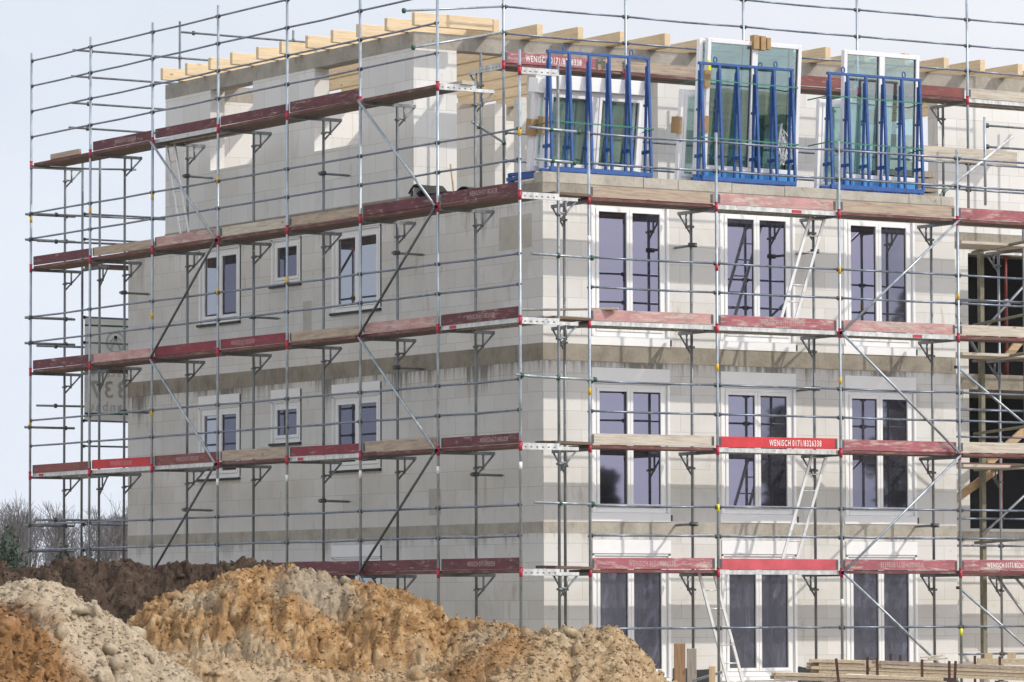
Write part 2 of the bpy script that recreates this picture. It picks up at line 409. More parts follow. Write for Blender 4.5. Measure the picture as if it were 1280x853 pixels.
# ------------------------------------------------------------------ ground
gm, gnt, gb, go_ = new_mat('SandyGround')
gn = noise_tex(gnt, coord(gnt), 0.35, 8, 0.7)
gc = ramp(gnt, gn, [(0.3, (0.24, 0.185, 0.125)), (0.5, (0.38, 0.30, 0.21)), (0.7, (0.48, 0.40, 0.30))])
ff = maprange(gnt, noise_tex(gnt, coord(gnt), 0.02, 4, 0.5), 0.40, 0.55)
gc = mixc(gnt, math_n(gnt, 'MULTIPLY', ff, 0.6), gc, (0.09, 0.10, 0.05))
gnt.links.new(gc, gb.inputs['Base Color']); gb.inputs['Roughness'].default_value = 0.95
bump(gnt, gb, noise_tex(gnt, coord(gnt), 3, 6, 0.7), 0.6, 0.1)
g = MB(); N = 2500
g.v = [(-N, -N, 0), (N, -N, 0), (N, N, 0), (-N, N, 0)]; g.f = [(0, 1, 2, 3)]; g.m = [0]
tag(g.build('ground', gm), kind='structure')

# ------------------------------------------------------------------ building
WX, WY, WT = 1.35, 1.416, 5.484
XE, YE, YT = 9.888, 16.037, 14.535
XF = 19.0                               # far right end, out of the frame
B = Thing('apartment_building', (WX, WY, 0), 'unfinished pale block apartment building with white windows and a set-back top storey of open joists', 'building')

def wall_mb(axis, plane, depth, u0, u1, z0, z1, openings):
    """wall in plane axis=plane, thickness to plane+depth, with real openings (u0,u1,z0,z1)"""
    us = sorted({u0, u1, *[o[0] for o in openings], *[o[1] for o in openings]})
    zs = sorted({z0, z1, *[o[2] for o in openings], *[o[3] for o in openings]})
    us = [u for u in us if u0 <= u <= u1]; zs = [z for z in zs if z0 <= z <= z1]
    nu, nz = len(us)-1, len(zs)-1
    solid = [[not any(o[0] <= (us[i]+us[i+1])/2 <= o[1] and o[2] <= (zs[j]+zs[j+1])/2 <= o[3] for o in openings) for j in range(nz)] for i in range(nu)]
    mb = MB(); idx = {}
    def P(u, dpt, z):
        k = (round(u, 4), dpt, round(z, 4))
        if k not in idx:
            idx[k] = len(mb.v); mb.v.append((u, plane+dpt, z) if axis == 1 else (plane+dpt, u, z))
        return idx[k]
    def S(i, j): return 0 <= i < nu and 0 <= j < nz and solid[i][j]
    for i in range(nu):
        for j in range(nz):
            if not solid[i][j]: continue
            a, b, c, d = us[i], us[i+1], zs[j], zs[j+1]
            fs = [[P(a,0,c), P(b,0,c), P(b,0,d), P(a,0,d)], [P(a,depth,d), P(b,depth,d), P(b,depth,c), P(a,depth,c)]]
            if not S(i-1, j): fs.append([P(a,0,c), P(a,0,d), P(a,depth,d), P(a,depth,c)])
            if not S(i+1, j): fs.append([P(b,0,d), P(b,0,c), P(b,depth,c), P(b,depth,d)])
            if not S(i, j-1): fs.append([P(a,0,c), P(a,depth,c), P(b,depth,c), P(b,0,c)])
            if not S(i, j+1): fs.append([P(a,0,d), P(b,0,d), P(b,depth,d), P(a,depth,d)])
            for f in fs:
                mb.f.append(tuple(f)); mb.m.append(0)
    return mb

SL = ((2.648, 2.83), (5.47, 5.755), (8.20, 8.39))
# window openings
RW = [(2.29, 3.86), (4.885, 6.45), (7.475, 9.015)]
R_ROWS = [(0.22, 2.55), (2.86, 5.38), (5.765, 8.16)]
LWIN = [(11.62, 13.20), (9.385, 10.46), (6.595, 8.275)]
L_ROWS = {2: [(6.70, 8.11), (7.25, 8.11), (6.63, 8.11)], 1: [(3.83, 5.37), (4.40, 5.37), (3.85, 5.37)], 0: [(0.95, 2.54), (1.56, 2.54), (0.98, 2.54)]}
op_r = [(a, b, z0, z1) for (a, b) in RW for (z0, z1) in R_ROWS]
op_l = [(LWIN[i][0], LWIN[i][1], *L_ROWS[r][i]) for r in range(3) for i in range(3) if r or i == 2]
for k in range(3):
    z0 = (0.0, SL[0][1], SL[1][1])[k]; z1 = SL[k][0]
    B.part(wall_mb(0, WX, 0.30, WY, YE, z0, z1, [o for o in op_l if z0-0.1 <= o[2] and o[3] <= z1+0.1]), 'wall', M['aac'])
    B.part(wall_mb(1, WY, 0.30, WX+0.302, XE, z0, z1, [o for o in op_r if z0-0.1 <= o[2] and o[3] <= z1+0.1]), 'wall', M['aac'])
    B.part(MB().box((XE-0.3, WY+0.302, z0), (XE, WT+0.3, z1)), 'wall', M['aac'])
    oo = [[], [(13.41, 17.0, 2.88, z1)], [(13.41, 17.0, z0, 8.01)]][k]
    B.part(wall_mb(1, WT, 0.30, XE+0.002, XF, z0, z1, oo), 'wall', M['aac'])
    B.part(MB().box((WX+0.302, YE-0.3, z0), (XF, YE, z1)), 'wall', M['aac'])
# the joint strips of the narrower corner blocks, cast slab edges
for k, (a, b) in enumerate(SL):
    s = MB()
    s.box((WX-0.006, WY-0.006, a), (XE+0.006, YE+0.006, b))
    s.box((XE+0.008, WT-0.006, a), (XF, YE+0.006, b))
    B.part(s, 'floor_slab', M['conc'] if k else M['conc_top'])
# kerb blocks along the terrace edge
x = WX-0.004
while x < XE-0.1:
    L = min(R.choice((1.1, 1.55, 2.0, 0.7)), XE-x)
    B.part(MB().box((x, WY-0.012, 8.392), (x+L-0.014, WY+0.26, 8.555+R.uniform(-0.008, 0.01))), 'kerb_block', M['conc_top'])
    x += L
B.part(MB().box((WX-0.01, WY+0.28, 8.392), (WX+0.25, WT-0.01, 8.44)), 'kerb_block', M['conc_top'])
B.part(MB().box((WX-0.014, WT, 8.392), (WX-0.001, YT, 8.49)), 'mortar_bed', M['conc'])
for (ya, yb, za, zb) in ((1.75, 2.75, 7.35, 7.9), (4.6, 5.0, 3.0, 3.45), (9.0, 9.3, 6.1, 6.9)):
    B.part(MB().box((WX-0.004, ya, za), (WX+0.05, yb, zb)), 'filled_patch', M['patch'])

# foundation membrane, ragged upper edge
mb = MB(); n = 60
for i in range(n+1):
    x = WX-0.02 + (XE-WX)*i/n
    mb.v += [(x, WY-0.012, 0.0), (x, WY-0.016, 0.42+R.uniform(-0.03, 0.03))]
for i in range(n):
    xm = WX + (XE-WX)*(i+0.5)/n
    if any(a-0.05 < xm < b+0.05 for a, b in RW): continue
    mb.f.append((2*i, 2*i+2, 2*i+3, 2*i+1)); mb.m.append(0)
B.part(mb, 'foundation_membrane', M['membrane'])

def window(axis, plane, u0, u1, z0, z1, box_h, n_sash, glasses, apron=0.0, sill=False, flip=False, box_mat='white'):
    """outer frame > panes, sashes, shutter box, sill. axis=1: looks to -y, axis=0: looks to -x"""
    def BX(mb, a0, a1, d0, d1, c0, c1):
        if axis == 1: mb.box((a0, plane+d0, c0), (a1, plane+d1, c1))
        else: mb.box((plane+d0, a0, c0), (plane+d1, a1, c1))
    ztop = z1-box_h; fz0 = z0+apron
    fr = MB()
    t = 0.062
    # guide rails left and right of the frame
    for (a, b) in ((u0+0.004, u0+0.052), (u1-0.052, u1-0.004)):
        BX(fr, a, b, -0.012, 0.10, fz0, ztop)
    a0, a1 = u0+0.055, u1-0.055
    BX(fr, a0, a0+t, 0.03, 0.12, fz0, ztop); BX(fr, a1-t, a1, 0.03, 0.12, fz0, ztop)
    BX(fr, a0+t, a1-t, 0.03, 0.12, ztop-t, ztop); BX(fr, a0+t, a1-t, 0.03, 0.12, fz0, fz0+t+0.02)
    fo = B.part(fr, 'window', M['white'], bevel=0.006)
    ia, ib = a0+t, a1-t; iz0, iz1 = fz0+t+0.02, ztop-t
    st = 0.058
    wsh = (ib-ia)/n_sash
    for i in range(n_sash):
        s0, s1 = ia+i*wsh+0.002, ia+(i+1)*wsh-0.002
        sm = MB()
        BX(sm, s0, s0+st, 0.014, 0.09, iz0+0.002, iz1-0.002); BX(sm, s1-st, s1, 0.014, 0.09, iz0+0.002, iz1-0.002)
        BX(sm, s0+st, s1-st, 0.014, 0.09, iz1-st-0.002, iz1-0.002); BX(sm, s0+st, s1-st, 0.014, 0.09, iz0+0.002, iz0+st+0.002)
        B.part(sm, 'sash', M['white'], fo, bevel=0.005)
        pm = MB(); BX(pm, s0+st-0.004, s1-st+0.004, 0.05, 0.07, iz0+st-0.002, iz1-st+0.002)
        B.part(pm, 'pane', M[glasses[i % len(glasses)]], fo)
        gk = MB()
        for (c0, c1, d0, d1) in ((s0+st, s0+st+0.010, iz0+st+0.004, iz1-st-0.004), (s1-st-0.010, s1-st, iz0+st+0.004, iz1-st-0.004)):
            BX(gk, c0, c1, 0.044, 0.049, d0, d1)
        B.part(gk, 'gasket', M['joint'], fo)
    if box_h > 0.05:
        bm = MB(); BX(bm, u0+0.004, u1-0.004, -0.018, 0.14, ztop+0.035, z1-0.004)
        B.part(bm, 'shutter_box', M[box_mat], fo, bevel=0.006)
        bs = MB(); BX(bs, u0+0.05, u1-0.05, 0.0, 0.14, ztop+0.001, ztop+0.034)
        B.part(bs, 'shutter_slot', M['film'], fo)
    if apron > 0.02:
        am = MB(); BX(am, u0-0.02, u1-0.005, -0.022, 0.05, z0-0.02, fz0-0.004)
        B.part(am, 'apron', M['white'], fo, bevel=0.004)
        e = MB(); BX(e, u1-0.003, u1+0.03, -0.018, 0.02, z0, fz0-0.03)  # black strip drawn for the shaded gap at the apron's end
        B.part(e, 'seal_strip', M['joint'], fo)
    if sill:
        sm = MB(); BX(sm, u0-0.03, u1+0.02, -0.05, 0.06, z0-0.045, z0-0.002)
        B.part(sm, 'sill', M['joint'], fo)
        e = MB(); BX(e, u0-0.028 if flip else u1+0.001, u0-0.001 if flip else u1+0.028, -0.010, 0.02, z0+0.02, z1-0.02)  # black strip puts the shade of the side gap into the colour
        B.part(e, 'seal_strip', M['joint'], fo)

for ci, (a, b) in enumerate(RW):
    for ri, (z0, z1) in enumerate(R_ROWS):
        if ri == 0: gl = ['glass_f', 'glass_f']
        elif ri == 1: gl = [['glass_v', 'glass_v'], ['glass_v', 'glass_d'], ['glass_d', 'glass_d']][ci]
        else: gl = [['glass_v', 'glass_v'], ['glass_v', 'glass_v'], ['glass_v', 'glass_d']][ci]
        window(1, WY, a, b, z0, z1, 0.27 if ri < 2 else 0.08, 2, gl, apron=0.13 if ri else 0.05)
for r in range(3):
    for i in range(3):
        if r == 0 and i < 2: continue
        z0, z1 = L_ROWS[r][i]
        window(0, WX, LWIN[i][0], LWIN[i][1], z0, z1, 0.25 if r < 2 else 0.06, 1 if i == 1 else 2, ([['glass_d', 'glass_l'], ['glass_d'], ['glass_d', 'glass_d']][i] if r == 1 else [['glass_d', 'glass_l'], ['glass_d'], ['glass_l', 'glass_l']][i]), apron=0, sill=True, flip=True)

# rendered patches where openings were closed on the gable
# near-black walls: room shade put into the colour behind the two large recess openings
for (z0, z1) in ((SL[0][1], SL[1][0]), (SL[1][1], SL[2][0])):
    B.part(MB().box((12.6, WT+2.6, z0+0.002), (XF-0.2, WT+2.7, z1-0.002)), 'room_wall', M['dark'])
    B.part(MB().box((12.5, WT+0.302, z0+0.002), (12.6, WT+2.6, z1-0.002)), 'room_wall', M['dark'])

# ---- top storey
ZT0, ZB0, ZB1 = 8.392, 11.055, 11.33
op_tl = [(11.15, 12.765, 9.55, ZB0), (7.27, 8.897, 9.56, ZB0)]
op_tr = [(2.22, 3.85, 8.42, ZB0), (4.72, 6.43, 8.42, ZB0), (7.55, 9.35, 8.42, ZB0), (10.75, 12.73, 8.42, ZB0)]
B.part(wall_mb(0, WX, 0.30, WT, YT, ZT0, ZB0, op_tl), 'wall', M['aac_top'])
B.part(wall_mb(1, WT, 0.30, WX+0.302, XF, ZT0, ZB0, op_tr), 'wall', M['aac_top'])
B.part(MB().box((WX+0.302, YT-0.3, ZT0), (XF, YT, ZB0)), 'wall', M['aac_top'])
B.part(MB().box((4.9, 7.6, ZT0), (9.5, 7.85, 10.62)), 'partition_wall', M['aac_top'])
B.part(MB().box((5.6, 9.6, ZT0), (5.85, YT-0.302, 10.75)), 'partition_wall', M['aac_top'])
for (a, b) in (((WX-0.004, WT-0.004, ZB0), (WX+0.305, YT+0.004, ZB1)), ((WX+0.307, WT-0.004, ZB0), (XF, WT+0.304, ZB1)), ((WX+0.307, YT-0.304, ZB0), (XF, YT+0.004, ZB1))):
    B.part(MB().box(a, b), 'ring_beam', M['beam'])
# outriggers over the gable, joists over the terrace front
for i in range(11):
    y = 4.76 + 0.905*i + R.uniform(-0.03, 0.03)
    B.part(MB().box((0.93+R.uniform(-0.03, 0.03), y, ZB1+0.004), (2.52, y+0.095, ZB1+0.225)), 'rafter', M['joist'], bevel=0.004)
x = 2.64; i = 0
while x < 17.5:
    y0 = WT-0.52+R.uniform(-0.06, 0.06)
    L = 0.22 if i % 2 else 0.24
    B.part(MB().box((x, y0, ZB1+0.004), (x+0.12, YT+0.2, ZB1+L)), 'rafter', M['joist_y'], bevel=0.004)
    if i < 9: B.part(MB().box((x+0.122, y0+0.14, ZB1+0.004), (x+0.20, y0+1.9, ZB1+0.19)), 'rafter', M['joist_y'], bevel=0.004)
    x += 0.89; i += 1
B.part(MB().box((2.56, WT+1.7, ZB1+0.246), (2.62, YT, ZB1+0.36)), 'rafter', M['joist_y'])

# ------------------------------------------------------------------ scaffolds
BAY = 2.5; RAD = 0.0242
TXT = 'WENISCH 0171/8326338'

class Scaffold(Thing):
    """axis 'y': outer row in plane x=p, bays along +y, inner side +x;  axis 'x': outer row in plane y=p, bays along +x, inner side +y"""
    def __init__(s, name, loc, label, axis, p, inner=0.73, sgn=1):
        super().__init__(name, loc, label, 'scaffold')
        s.ax, s.p, s.inn, s.sg = axis, p, inner*sgn, sgn
        s.ai = 1 if axis == 'y' else 0
    def P(s, u, dpt, z):
        return (s.p+dpt*s.sg, u, z) if s.ax == 'y' else (u, s.p+dpt*s.sg, z)
    def standard(s, u, dpt, z0, z1, collars=(), tapes=(), mat='steel', wedges=()):
        mb = MB(); mb.tube(s.P(u, dpt, z0), s.P(u, dpt, z1), RAD, 10)
        mb.mi = 1
        for z in wedges:
            mb.bar(s.P(u-0.042, dpt, z), s.P(u+0.046, dpt, z), 0.012, 0.026)
        o = s.part(mb, 'standard', [M[mat], M['coupler']], smooth=True)
        for z in collars:
            c = MB(); c.tube(s.P(u, dpt, z-0.085), s.P(u, dpt, z+0.06), RAD+0.0035, 10)
            c.tube(s.P(u, dpt, z+0.06), s.P(u, dpt, z+0.075), RAD+0.009, 10)
            s.part(c, 'collar', M['red'], o, smooth=True)
        for z, m in tapes:
            c = MB(); c.tube(s.P(u, dpt, z-0.06), s.P(u, dpt, z+0.06), RAD+0.003, 10)
            s.part(c, 'tape_mark', M[m], o, smooth=True)
        return o
    def rail(s, u0, u1, dpt, z, z2=None, name='guardrail', sag=None):
        z2 = z if z2 is None else z2
        mb = MB(); e = 0.05
        zm = (z+z2)/2 + (R.uniform(-0.012, 0.004) if sag is None else sag)
        mb.tube(s.P(u0+e, dpt, z), s.P((u0+u1)/2, dpt, zm), 0.0185, 8); mb.tube(s.P((u0+u1)/2, dpt, zm), s.P(u1-e, dpt, z2), 0.0185, 8)
        mb.mi = 1
        for u, zz in ((u0+0.045, z), (u1-0.045, z2)):
            mb.bar(s.P(u-0.02, dpt, zz), s.P(u+0.03, dpt, zz), 0.041, 0.044)
            mb.bar(s.P(u, dpt, zz-0.04), s.P(u, dpt, zz+0.03), 0.010, 0.022)
        return s.part(mb, name, [M['rail'], M['coupler']], smooth=True)
    def deck(s, u0, u1, z, kind='wood', d0=0.045, n=2, wd=0.305):
        for i in range(n):
            a = d0+i*(wd+0.012); b = a+wd
            jz = R.uniform(-0.004, 0.004)
            mb = MB()
            if kind == 'wood':
                mb.box(s.P(u0+0.03, a, z-0.008+jz), s.P(u1-0.03, b, z+0.04+jz)) if s.sg > 0 else mb.box((min(s.P(u0+0.03, a, 0)[0], s.P(u1-0.03, b, 0)[0]), min(s.P(u0+0.03, a, 0)[1], s.P(u1-0.03, b, 0)[1]), z-0.008+jz), (max(s.P(u0+0.03, a, 0)[0], s.P(u1-0.03, b, 0)[0]), max(s.P(u0+0.03, a, 0)[1], s.P(u1-0.03, b, 0)[1]), z+0.04+jz))
                mb.mi = 1
                for q in (a-0.002, b-0.002):
                    p0, p1 = s.P(u0+0.028, q, z-0.011+jz), s.P(u1-0.028, q+0.004, z+0.037+jz)
                    mb.box(tuple(map(min, p0, p1)), tuple(map(max, p0, p1)))
                o = s.part(mb, 'deck_board', [M['deck_%d' % s.ai], M['deckedge_%d' % s.ai]])
            else:
                p0, p1 = s.P(u0+0.03, a, z-0.002+jz), s.P(u1-0.03, b, z+0.036+jz)
                mb.box(tuple(map(min, p0, p1)), tuple(map(max, p0, p1)))
                mb.mi = 1
                for q in (a-0.004, b-0.008):
                    p0, p1 = s.P(u0+0.028, q, z-0.032+jz), s.P(u1-0.028, q+0.012, z+0.040+jz)
                    mb.box(tuple(map(min, p0, p1)), tuple(map(max, p0, p1)))
                o = s.part(mb, 'deck_board', [M['deck_%d' % s.ai], M['steel_d']])
            if i == 0 and kind == 'alum':
                c = MB(); uu = u1-0.85 if s.ax == 'x' else u1-0.4
                p0, p1 = s.P(uu-0.10, a-0.0065, z-0.026+jz), s.P(uu+0.10, a-0.0045, z+0.026+jz)
                c.box(tuple(map(min, p0, p1)), tuple(map(max, p0, p1)))
                s.part(c, 'marking', M['red'], o)
    def toe(s, u0, u1, z, kind, text=None, worn=True, h=0.165, dpt=0.028, tx=None, flip=False, size=0.085):
        mb = MB(); tilt = R.uniform(-0.006, 0.012)
        a, b = Vector(s.P(u0+0.045, dpt+0.018, z+0.045+h/2)), Vector(s.P(u1-0.045, dpt+0.018, z+0.045+h/2+tilt))
        nrm = Vector(s.P(0, 1, 0)) - Vector(s.P(0, 0, 0))
        mb.bar(a, b, 0.034, h)
        mb.mi = 1
        for q, e in ((a, 1), (b, -1)):
            dd = (b-a).normalized()*e
            mb.bar(q+dd*0.005, q+dd*0.055, 0.040, h*0.8)
        o = s.part(mb, 'toe_board', [M['toe_%s_%d' % (kind, s.ai)], M['coupler']], bevel=0.003)
        if text:
            size_ = size
            dirv = (b-a).normalized() if s.ax == 'x' else (a-b).normalized()
            start = (a if s.ax == 'x' else b) + dirv*((tx if tx is not None else 0.75)) - nrm*(0.0195) - Vector((0, 0, size_*0.35))
            ya = Vector((0, 0, 1))
            if flip:
                start = start + dirv*1.15 + Vector((0, 0, size_*0.70)); dirv = -dirv; ya = -ya
            sq = 0.60
            w1 = text_mb('WENISCH', size_, (0, 0, 0), (1, 0, 0), (0, 1, 0), squeeze=sq, spacing=1.24)
            off = max(v[0] for v in w1.v) + size_*0.27
            for k_, piece in enumerate(('WENISCH', '0171/8326338')):
                t = text_mb(piece, size_, start + dirv*(off*k_), dirv, ya, squeeze=sq, spacing=1.24)
                s.part(t, 'lettering', M['letter_f'] if worn else M['letter'], o)
        return o
    def transom(s, u, z, bracket=True, light=False):
        mb = MB(); L = 0.36
        if s.inn > 0: pass
        d1 = abs(s.inn)
        mb.bar(s.P(u, 0.02, z-0.035), s.P(u, d1+(L if bracket else 0.0), z-0.035), 0.05, 0.055)
        if light:
            for k in range(6):
                dd = 0.08+k*0.11
                mb.mi = 1; mb.bar(s.P(u-0.027, dd, z-0.02), s.P(u+0.027, dd, z-0.02), 0.035, 0.018)
                mb.mi = 0
            mb.bar(s.P(u, 0.03, z+0.018), s.P(u, d1, z+0.018), 0.046, 0.05)
        s.part(mb, 'transom', [M['steel_d'], M['coupler']] if light else M['steel_in'])
        if bracket:
            b = MB()
            b.tube(s.P(u, d1+0.01, z-0.40), s.P(u, d1+L-0.02, z-0.06), 0.017, 6)
            b.tube(s.P(u, d1+0.14, z-0.30), s.P(u, d1+0.14, z-0.05), 0.019, 6)
            b.bar(s.P(u-0.045, d1, z-0.28), s.P(u+0.045, d1, z-0.28), 0.06, 0.035)
            b.bar(s.P(u, d1+0.01, z-0.26), s.P(u, d1+0.15, z-0.26), 0.03, 0.03)
            s.part(b, 'bracket', M['steel_in'], smooth=True)
    def brace(s, u0, z0, u1, z1, dpt=-0.045, mat='steel'):
        mb = MB(); mb.tube(s.P(u0, dpt, z0), s.P(u1, dpt, z1), 0.0225, 8)
        mb.mi = 1
        for u, z in ((u0, z0), (u1, z1)):
            mb.bar(s.P(u, dpt-0.02, z), s.P(u, dpt+0.05, z), 0.045, 0.05)
        return s.part(mb, 'brace', [M[mat], M['coupler']], smooth=True)
    def tube(s, a, b, name='tube', mat='steel', coup=(), r=RAD, cm='green'):
        mb = MB(); mb.tube(a, b, r, 8)
        A, Bv = Vector(a), Vector(b)
        mb.mi = 1
        for t in coup:
            c = A.lerp(Bv, t); d = (Bv-A).normalized()
            mb.tube(c-d*0.028, c+d*0.028, r+0.009, 8); mb.bar(c+Vector((0, 0, -0.042)), c+Vector((0, 0, 0.042)), 0.032, 0.05)
        return s.part(mb, name, [M[mat], M[cm]], smooth=True)
    def tie(s, u, z, L=0.6):
        d1 = abs(s.inn)
        mb = MB(); mb.tube(s.P(u+0.05, d1-0.08, z), s.P(u+0.05, d1+L-0.06, z-0.01), 0.022, 8)
        mb.tube(s.P(u+0.05, d1+L-0.06, z-0.01), s.P(u+0.05, d1+L-0.02, z-0.01), 0.010, 6)
        mb.mi = 1
        mb.bar(s.P(u-0.04, d1, z), s.P(u+0.10, d1, z), 0.06, 0.07)
        s.part(mb, 'wall_tie', [M['steel_in'], M['coupler']], smooth=True)

# --- gable scaffold (left, in the shade)
A = Scaffold('facade_scaffold', (0, 0, 0), 'seven-bay tube scaffold with red toe boards along the shaded gable wall, roof-edge rails on top', 'y', 0.0)
for k in range(8):
    y = k*BAY
    top = 12.2+R.uniform(-0.03, 0.03) if k else 10.32
    wed = [2*l+dz for l in range(1, 5) for dz in (0.57, 1.06)] + ([10.54, 11.04, 11.53, 12.02] if k else [])
    tp = [(9.0+R.uniform(-.1, .1), 'yellow')] if k in (4, 5, 6, 7, 0) else []
    if k in (3, 4, 5): tp.append((6.95+R.uniform(-.2, .2), 'yellow'))
    if k in (5, 7): tp.append((5.0, 'yellow'))
    if k in (1, 2, 3, 0, 4): tp += [(4.0-0.32, 'whitetape')]
    A.standard(y, 0, 0.03, top, [2, 4, 6, 8, 10], tp, wedges=wed)
    A.standard(y, 0.73, 0.03, 10.16 if k else 10.12, [], [], 'steel_in')
for b in range(7):
    y0, y1 = b*BAY, (b+1)*BAY
    for l in range(1, 5):
        for dz in (0.57, 1.06): A.rail(y0, y1, 0, 2*l+dz)
    if b >= 1:
        for dz in (0.54, 1.04, 1.53, 2.02): A.rail(y0, y1, 0, 10+dz)
TOES_A = {5: {5: 'maroon', 4: 'maroon', 3: 'maroon', 2: 'maroon'},
          4: {6: 'maroon', 5: 'wood', 4: 'faded', 3: 'pale', 2: 'wood', 1: 'maroon', 0: 'maroon'},
          3: {6: 'maroon', 5: 'faded', 4: 'crimson', 3: 'crimson', 2: 'wood', 1: 'faded', 0: 'maroon'},
          2: {6: 'brownred', 5: 'bright', 4: 'brownred', 3: 'wood', 2: 'crimson', 1: 'wood', 0: 'maroon'},
          1: {3: 'maroon', 2: 'maroon', 1: 'maroon', 0: 'maroon', 4: 'maroon', 5: 'maroon', 6: 'maroon'}}
TEXT_A = {(5, 5): (True, .9), (4, 4): (True, .7), (4, 0): (True, .9), (3, 3): (True, .4), (3, 0): (True, .8), (2, 5): (True, .75), (2, 4): (True, .85), (2, 0): (True, 1.2), (1, 0): (True, .8)}
for l in range(1, 6):
    for b in range(7):
        if l == 5 and b == 0: continue
        y0, y1 = b*BAY, (b+1)*BAY
        kind = 'alum' if (l, b) in ((3, 0), (2, 6), (2, 2)) else 'alu' if (l, b) in ((5, 4), (2, 5), (2, 4)) else 'wood'
        A.deck(y0, y1, 2*l, kind)
        if b in TOES_A[l]:
            tx = TEXT_A.get((l, b))
            A.toe(y0, y1, 2*l, TOES_A[l][b], TXT if tx else None, tx[0] if tx else True, tx=tx[1] if tx else None, h=R.choice((0.16, 0.17, 0.18)), size=0.11)
    for k in range(8):
        if l == 5 and k == 0:
            A.transom(0, 10, False, True); continue
        A.transom(k*BAY, 2*l, True, light=(k == 0 or (l == 5 and k == 1)))
A.part(MB().bar((0.06, 6*BAY+0.55, 10.09), (0.06, 6*BAY+1.75, 10.09), 0.05, 0.10), 'loose_block', M['toe_wood_1'])
A.part(MB().obox((0.55, 1.25*BAY+0.3, 10.075), Vector((0.12, 0, 0)), Vector((0, 1.0, 0.0)), Vector((0, 0, 0.03))), 'loose_block', M['toe_pale_1'])
for (k0, z0, k1, z1) in ((5, 10, 4, 8), (4, 8, 5, 6), (5, 6, 4, 4), (4, 4, 5, 2), (5, 2, 4, 0.1), (2, 10, 1, 8), (1, 8, 2, 6), (2, 6, 1, 4), (1, 4, 2, 2), (2, 2, 1, 0.1)):
    A.brace(k0*BAY, z0, k1*BAY, z1, mat='dark_tube' if k1 > k0 else 'steel')
for (k, z) in ((3, 9.02), (2, 7.45), (4, 6.65), (6, 7.4), (1, 3.62), (5, 3.25), (3, 3.3), (6, 5.15), (2, 5.5), (5, 9.4)):
    A.tie(k*BAY, z)
# end rails and tubes at the far end
for l in range(1, 5):
    for dz in ((0.57, 1.06) if l != 2 else (0.95,)):
        A.tube((-0.12, 17.5, 2*l+dz-0.02), (0.95, 17.5, 2*l+dz-0.02), 'end_rail', 'steel_in', (0.1, 0.82), cm='coupler')
A.tube((-0.10, 17.52, 7.05), (0.9, 17.52, 7.05), 'end_rail', 'steel_in', (0.1,), cm='coupler')

# --- sunny facade scaffold
BX0, BYP, BB = 1.394, 0.113, 2.511
S = Scaffold('facade_scaffold', (BX0, BYP, 0), 'sunlit tube scaffold with red and bare toe boards before the tall white windows', 'x', BYP)
NB = 4
for j in range(NB+1):
    x = BX0+j*BB
    wed = [1.08] + [2*l+dz for l in range(1, 5) for dz in (0.57, 1.06)]
    tp = [[(7.35, 'whitetape'), (4.9, 'yellow')], [(7.0, 'red'), (5.35, 'yellow'), (3.05, 'yellow_tag')], [(7.05, 'yellow'), (5.2, 'yellow'), (1.5, 'whitetape')], [(6.7, 'yellow'), (1.0, 'yellow_tag')], []][j]
    S.standard(x, 0, 0.03, 9.10 if j == 0 else 9.22, [2, 4, 6, 8], tp, wedges=wed)
    S.standard(x, 0.73, 0.03, 8.05, [], [], 'steel_in')
TOES_B = {4: ['wood', 'faded', 'wood', 'pink'], 3: ['faded', 'pink', 'faded', 'pale'], 2: ['pale', 'bright', 'pink', 'pale'], 1: ['pink', 'rose', 'pink', 'pink']}
TOES_B[3][1] = 'pink'
TEXT_B = {(2, 1): (False, 1.02, False), (3, 1): (True, 0.85, False), (1, 0): (True, 0.72, False), (1, 2): (True, 0.55, True), (1, 3): (False, 0.55, False)}
for c in range(NB):
    x0, x1 = BX0+c*BB, BX0+(c+1)*BB
    S.rail(x0, x1, 0, 1.09)
    for l in range(1, 5):
        for dz in (0.585, 1.065): S.rail(x0, x1, 0, 2*l+dz)
        kind = 'alum' if (l, c) in ((4, 1), (3, 2)) else 'alu' if (l, c) in ((3, 0), (3, 1), (2, 1), (1, 1)) else 'wood'
        S.deck(x0, x1, 2*l, kind)
        t = TEXT_B.get((l, c))
        S.toe(x0, x1, 2*l, TOES_B[l][c], TXT if t else None, t[0] if t else True, tx=t[1] if t else None, flip=t[2] if t else False, h=0.18, size=0.14 if (l, c) == (2, 1) else 0.12)
for l in range(1, 5):
    for j in range(NB+1):
        S.transom(BX0+j*BB, 2*l, True)
for (j0, z0, j1, z1) in ((3, 8, 2, 6), (2, 6, 3, 4), (3, 4, 2, 2), (2, 2, 3, 0.08)):
    S.brace(BX0+j0*BB, z0, BX0+j1*BB, z1)
S.brace(BX0+3*BB, 5.5, BX0+4*BB, 3.9, 0.05)
S.brace(BX0+3*BB, 1.75, BX0+4*BB, 0.0, 0.05)
for (j, z) in ((1, 7.42), (2, 7.42), (1, 2.80), (3, 2.82), (2, 5.1)):
    S.tie(BX0+j*BB, z)
# short coupled tubes bridging the corner, corner boards
for (xa, xb, z) in ((0.18, BX0, 7.06), (0.12, 1.45, 5.10), (0.22, 1.40, 3.10), (0.14, 1.15, 9.08), (0.26, 1.05, 8.58)):
    S.tube((xa, -0.05, z), (xb, -0.02, z-0.02), 'corner_tube', 'steel', (0.43, 0.97), r=0.022)
S.tube((-0.12, -0.045, 5.12), (0.36, -0.045, 5.10), 'corner_tube', 'steel', (0.25,), r=0.022)
for l in range(1, 5):
    for i in range(2):
        S.part(MB().obox((1.07, 0.22+0.31*i, 2*l+0.065+0.01*i), Vector((0.36, 0, -0.006)), Vector((0, 0.14, 0)), Vector((0, 0, 0.022))), 'corner_board', M['deck_0'])

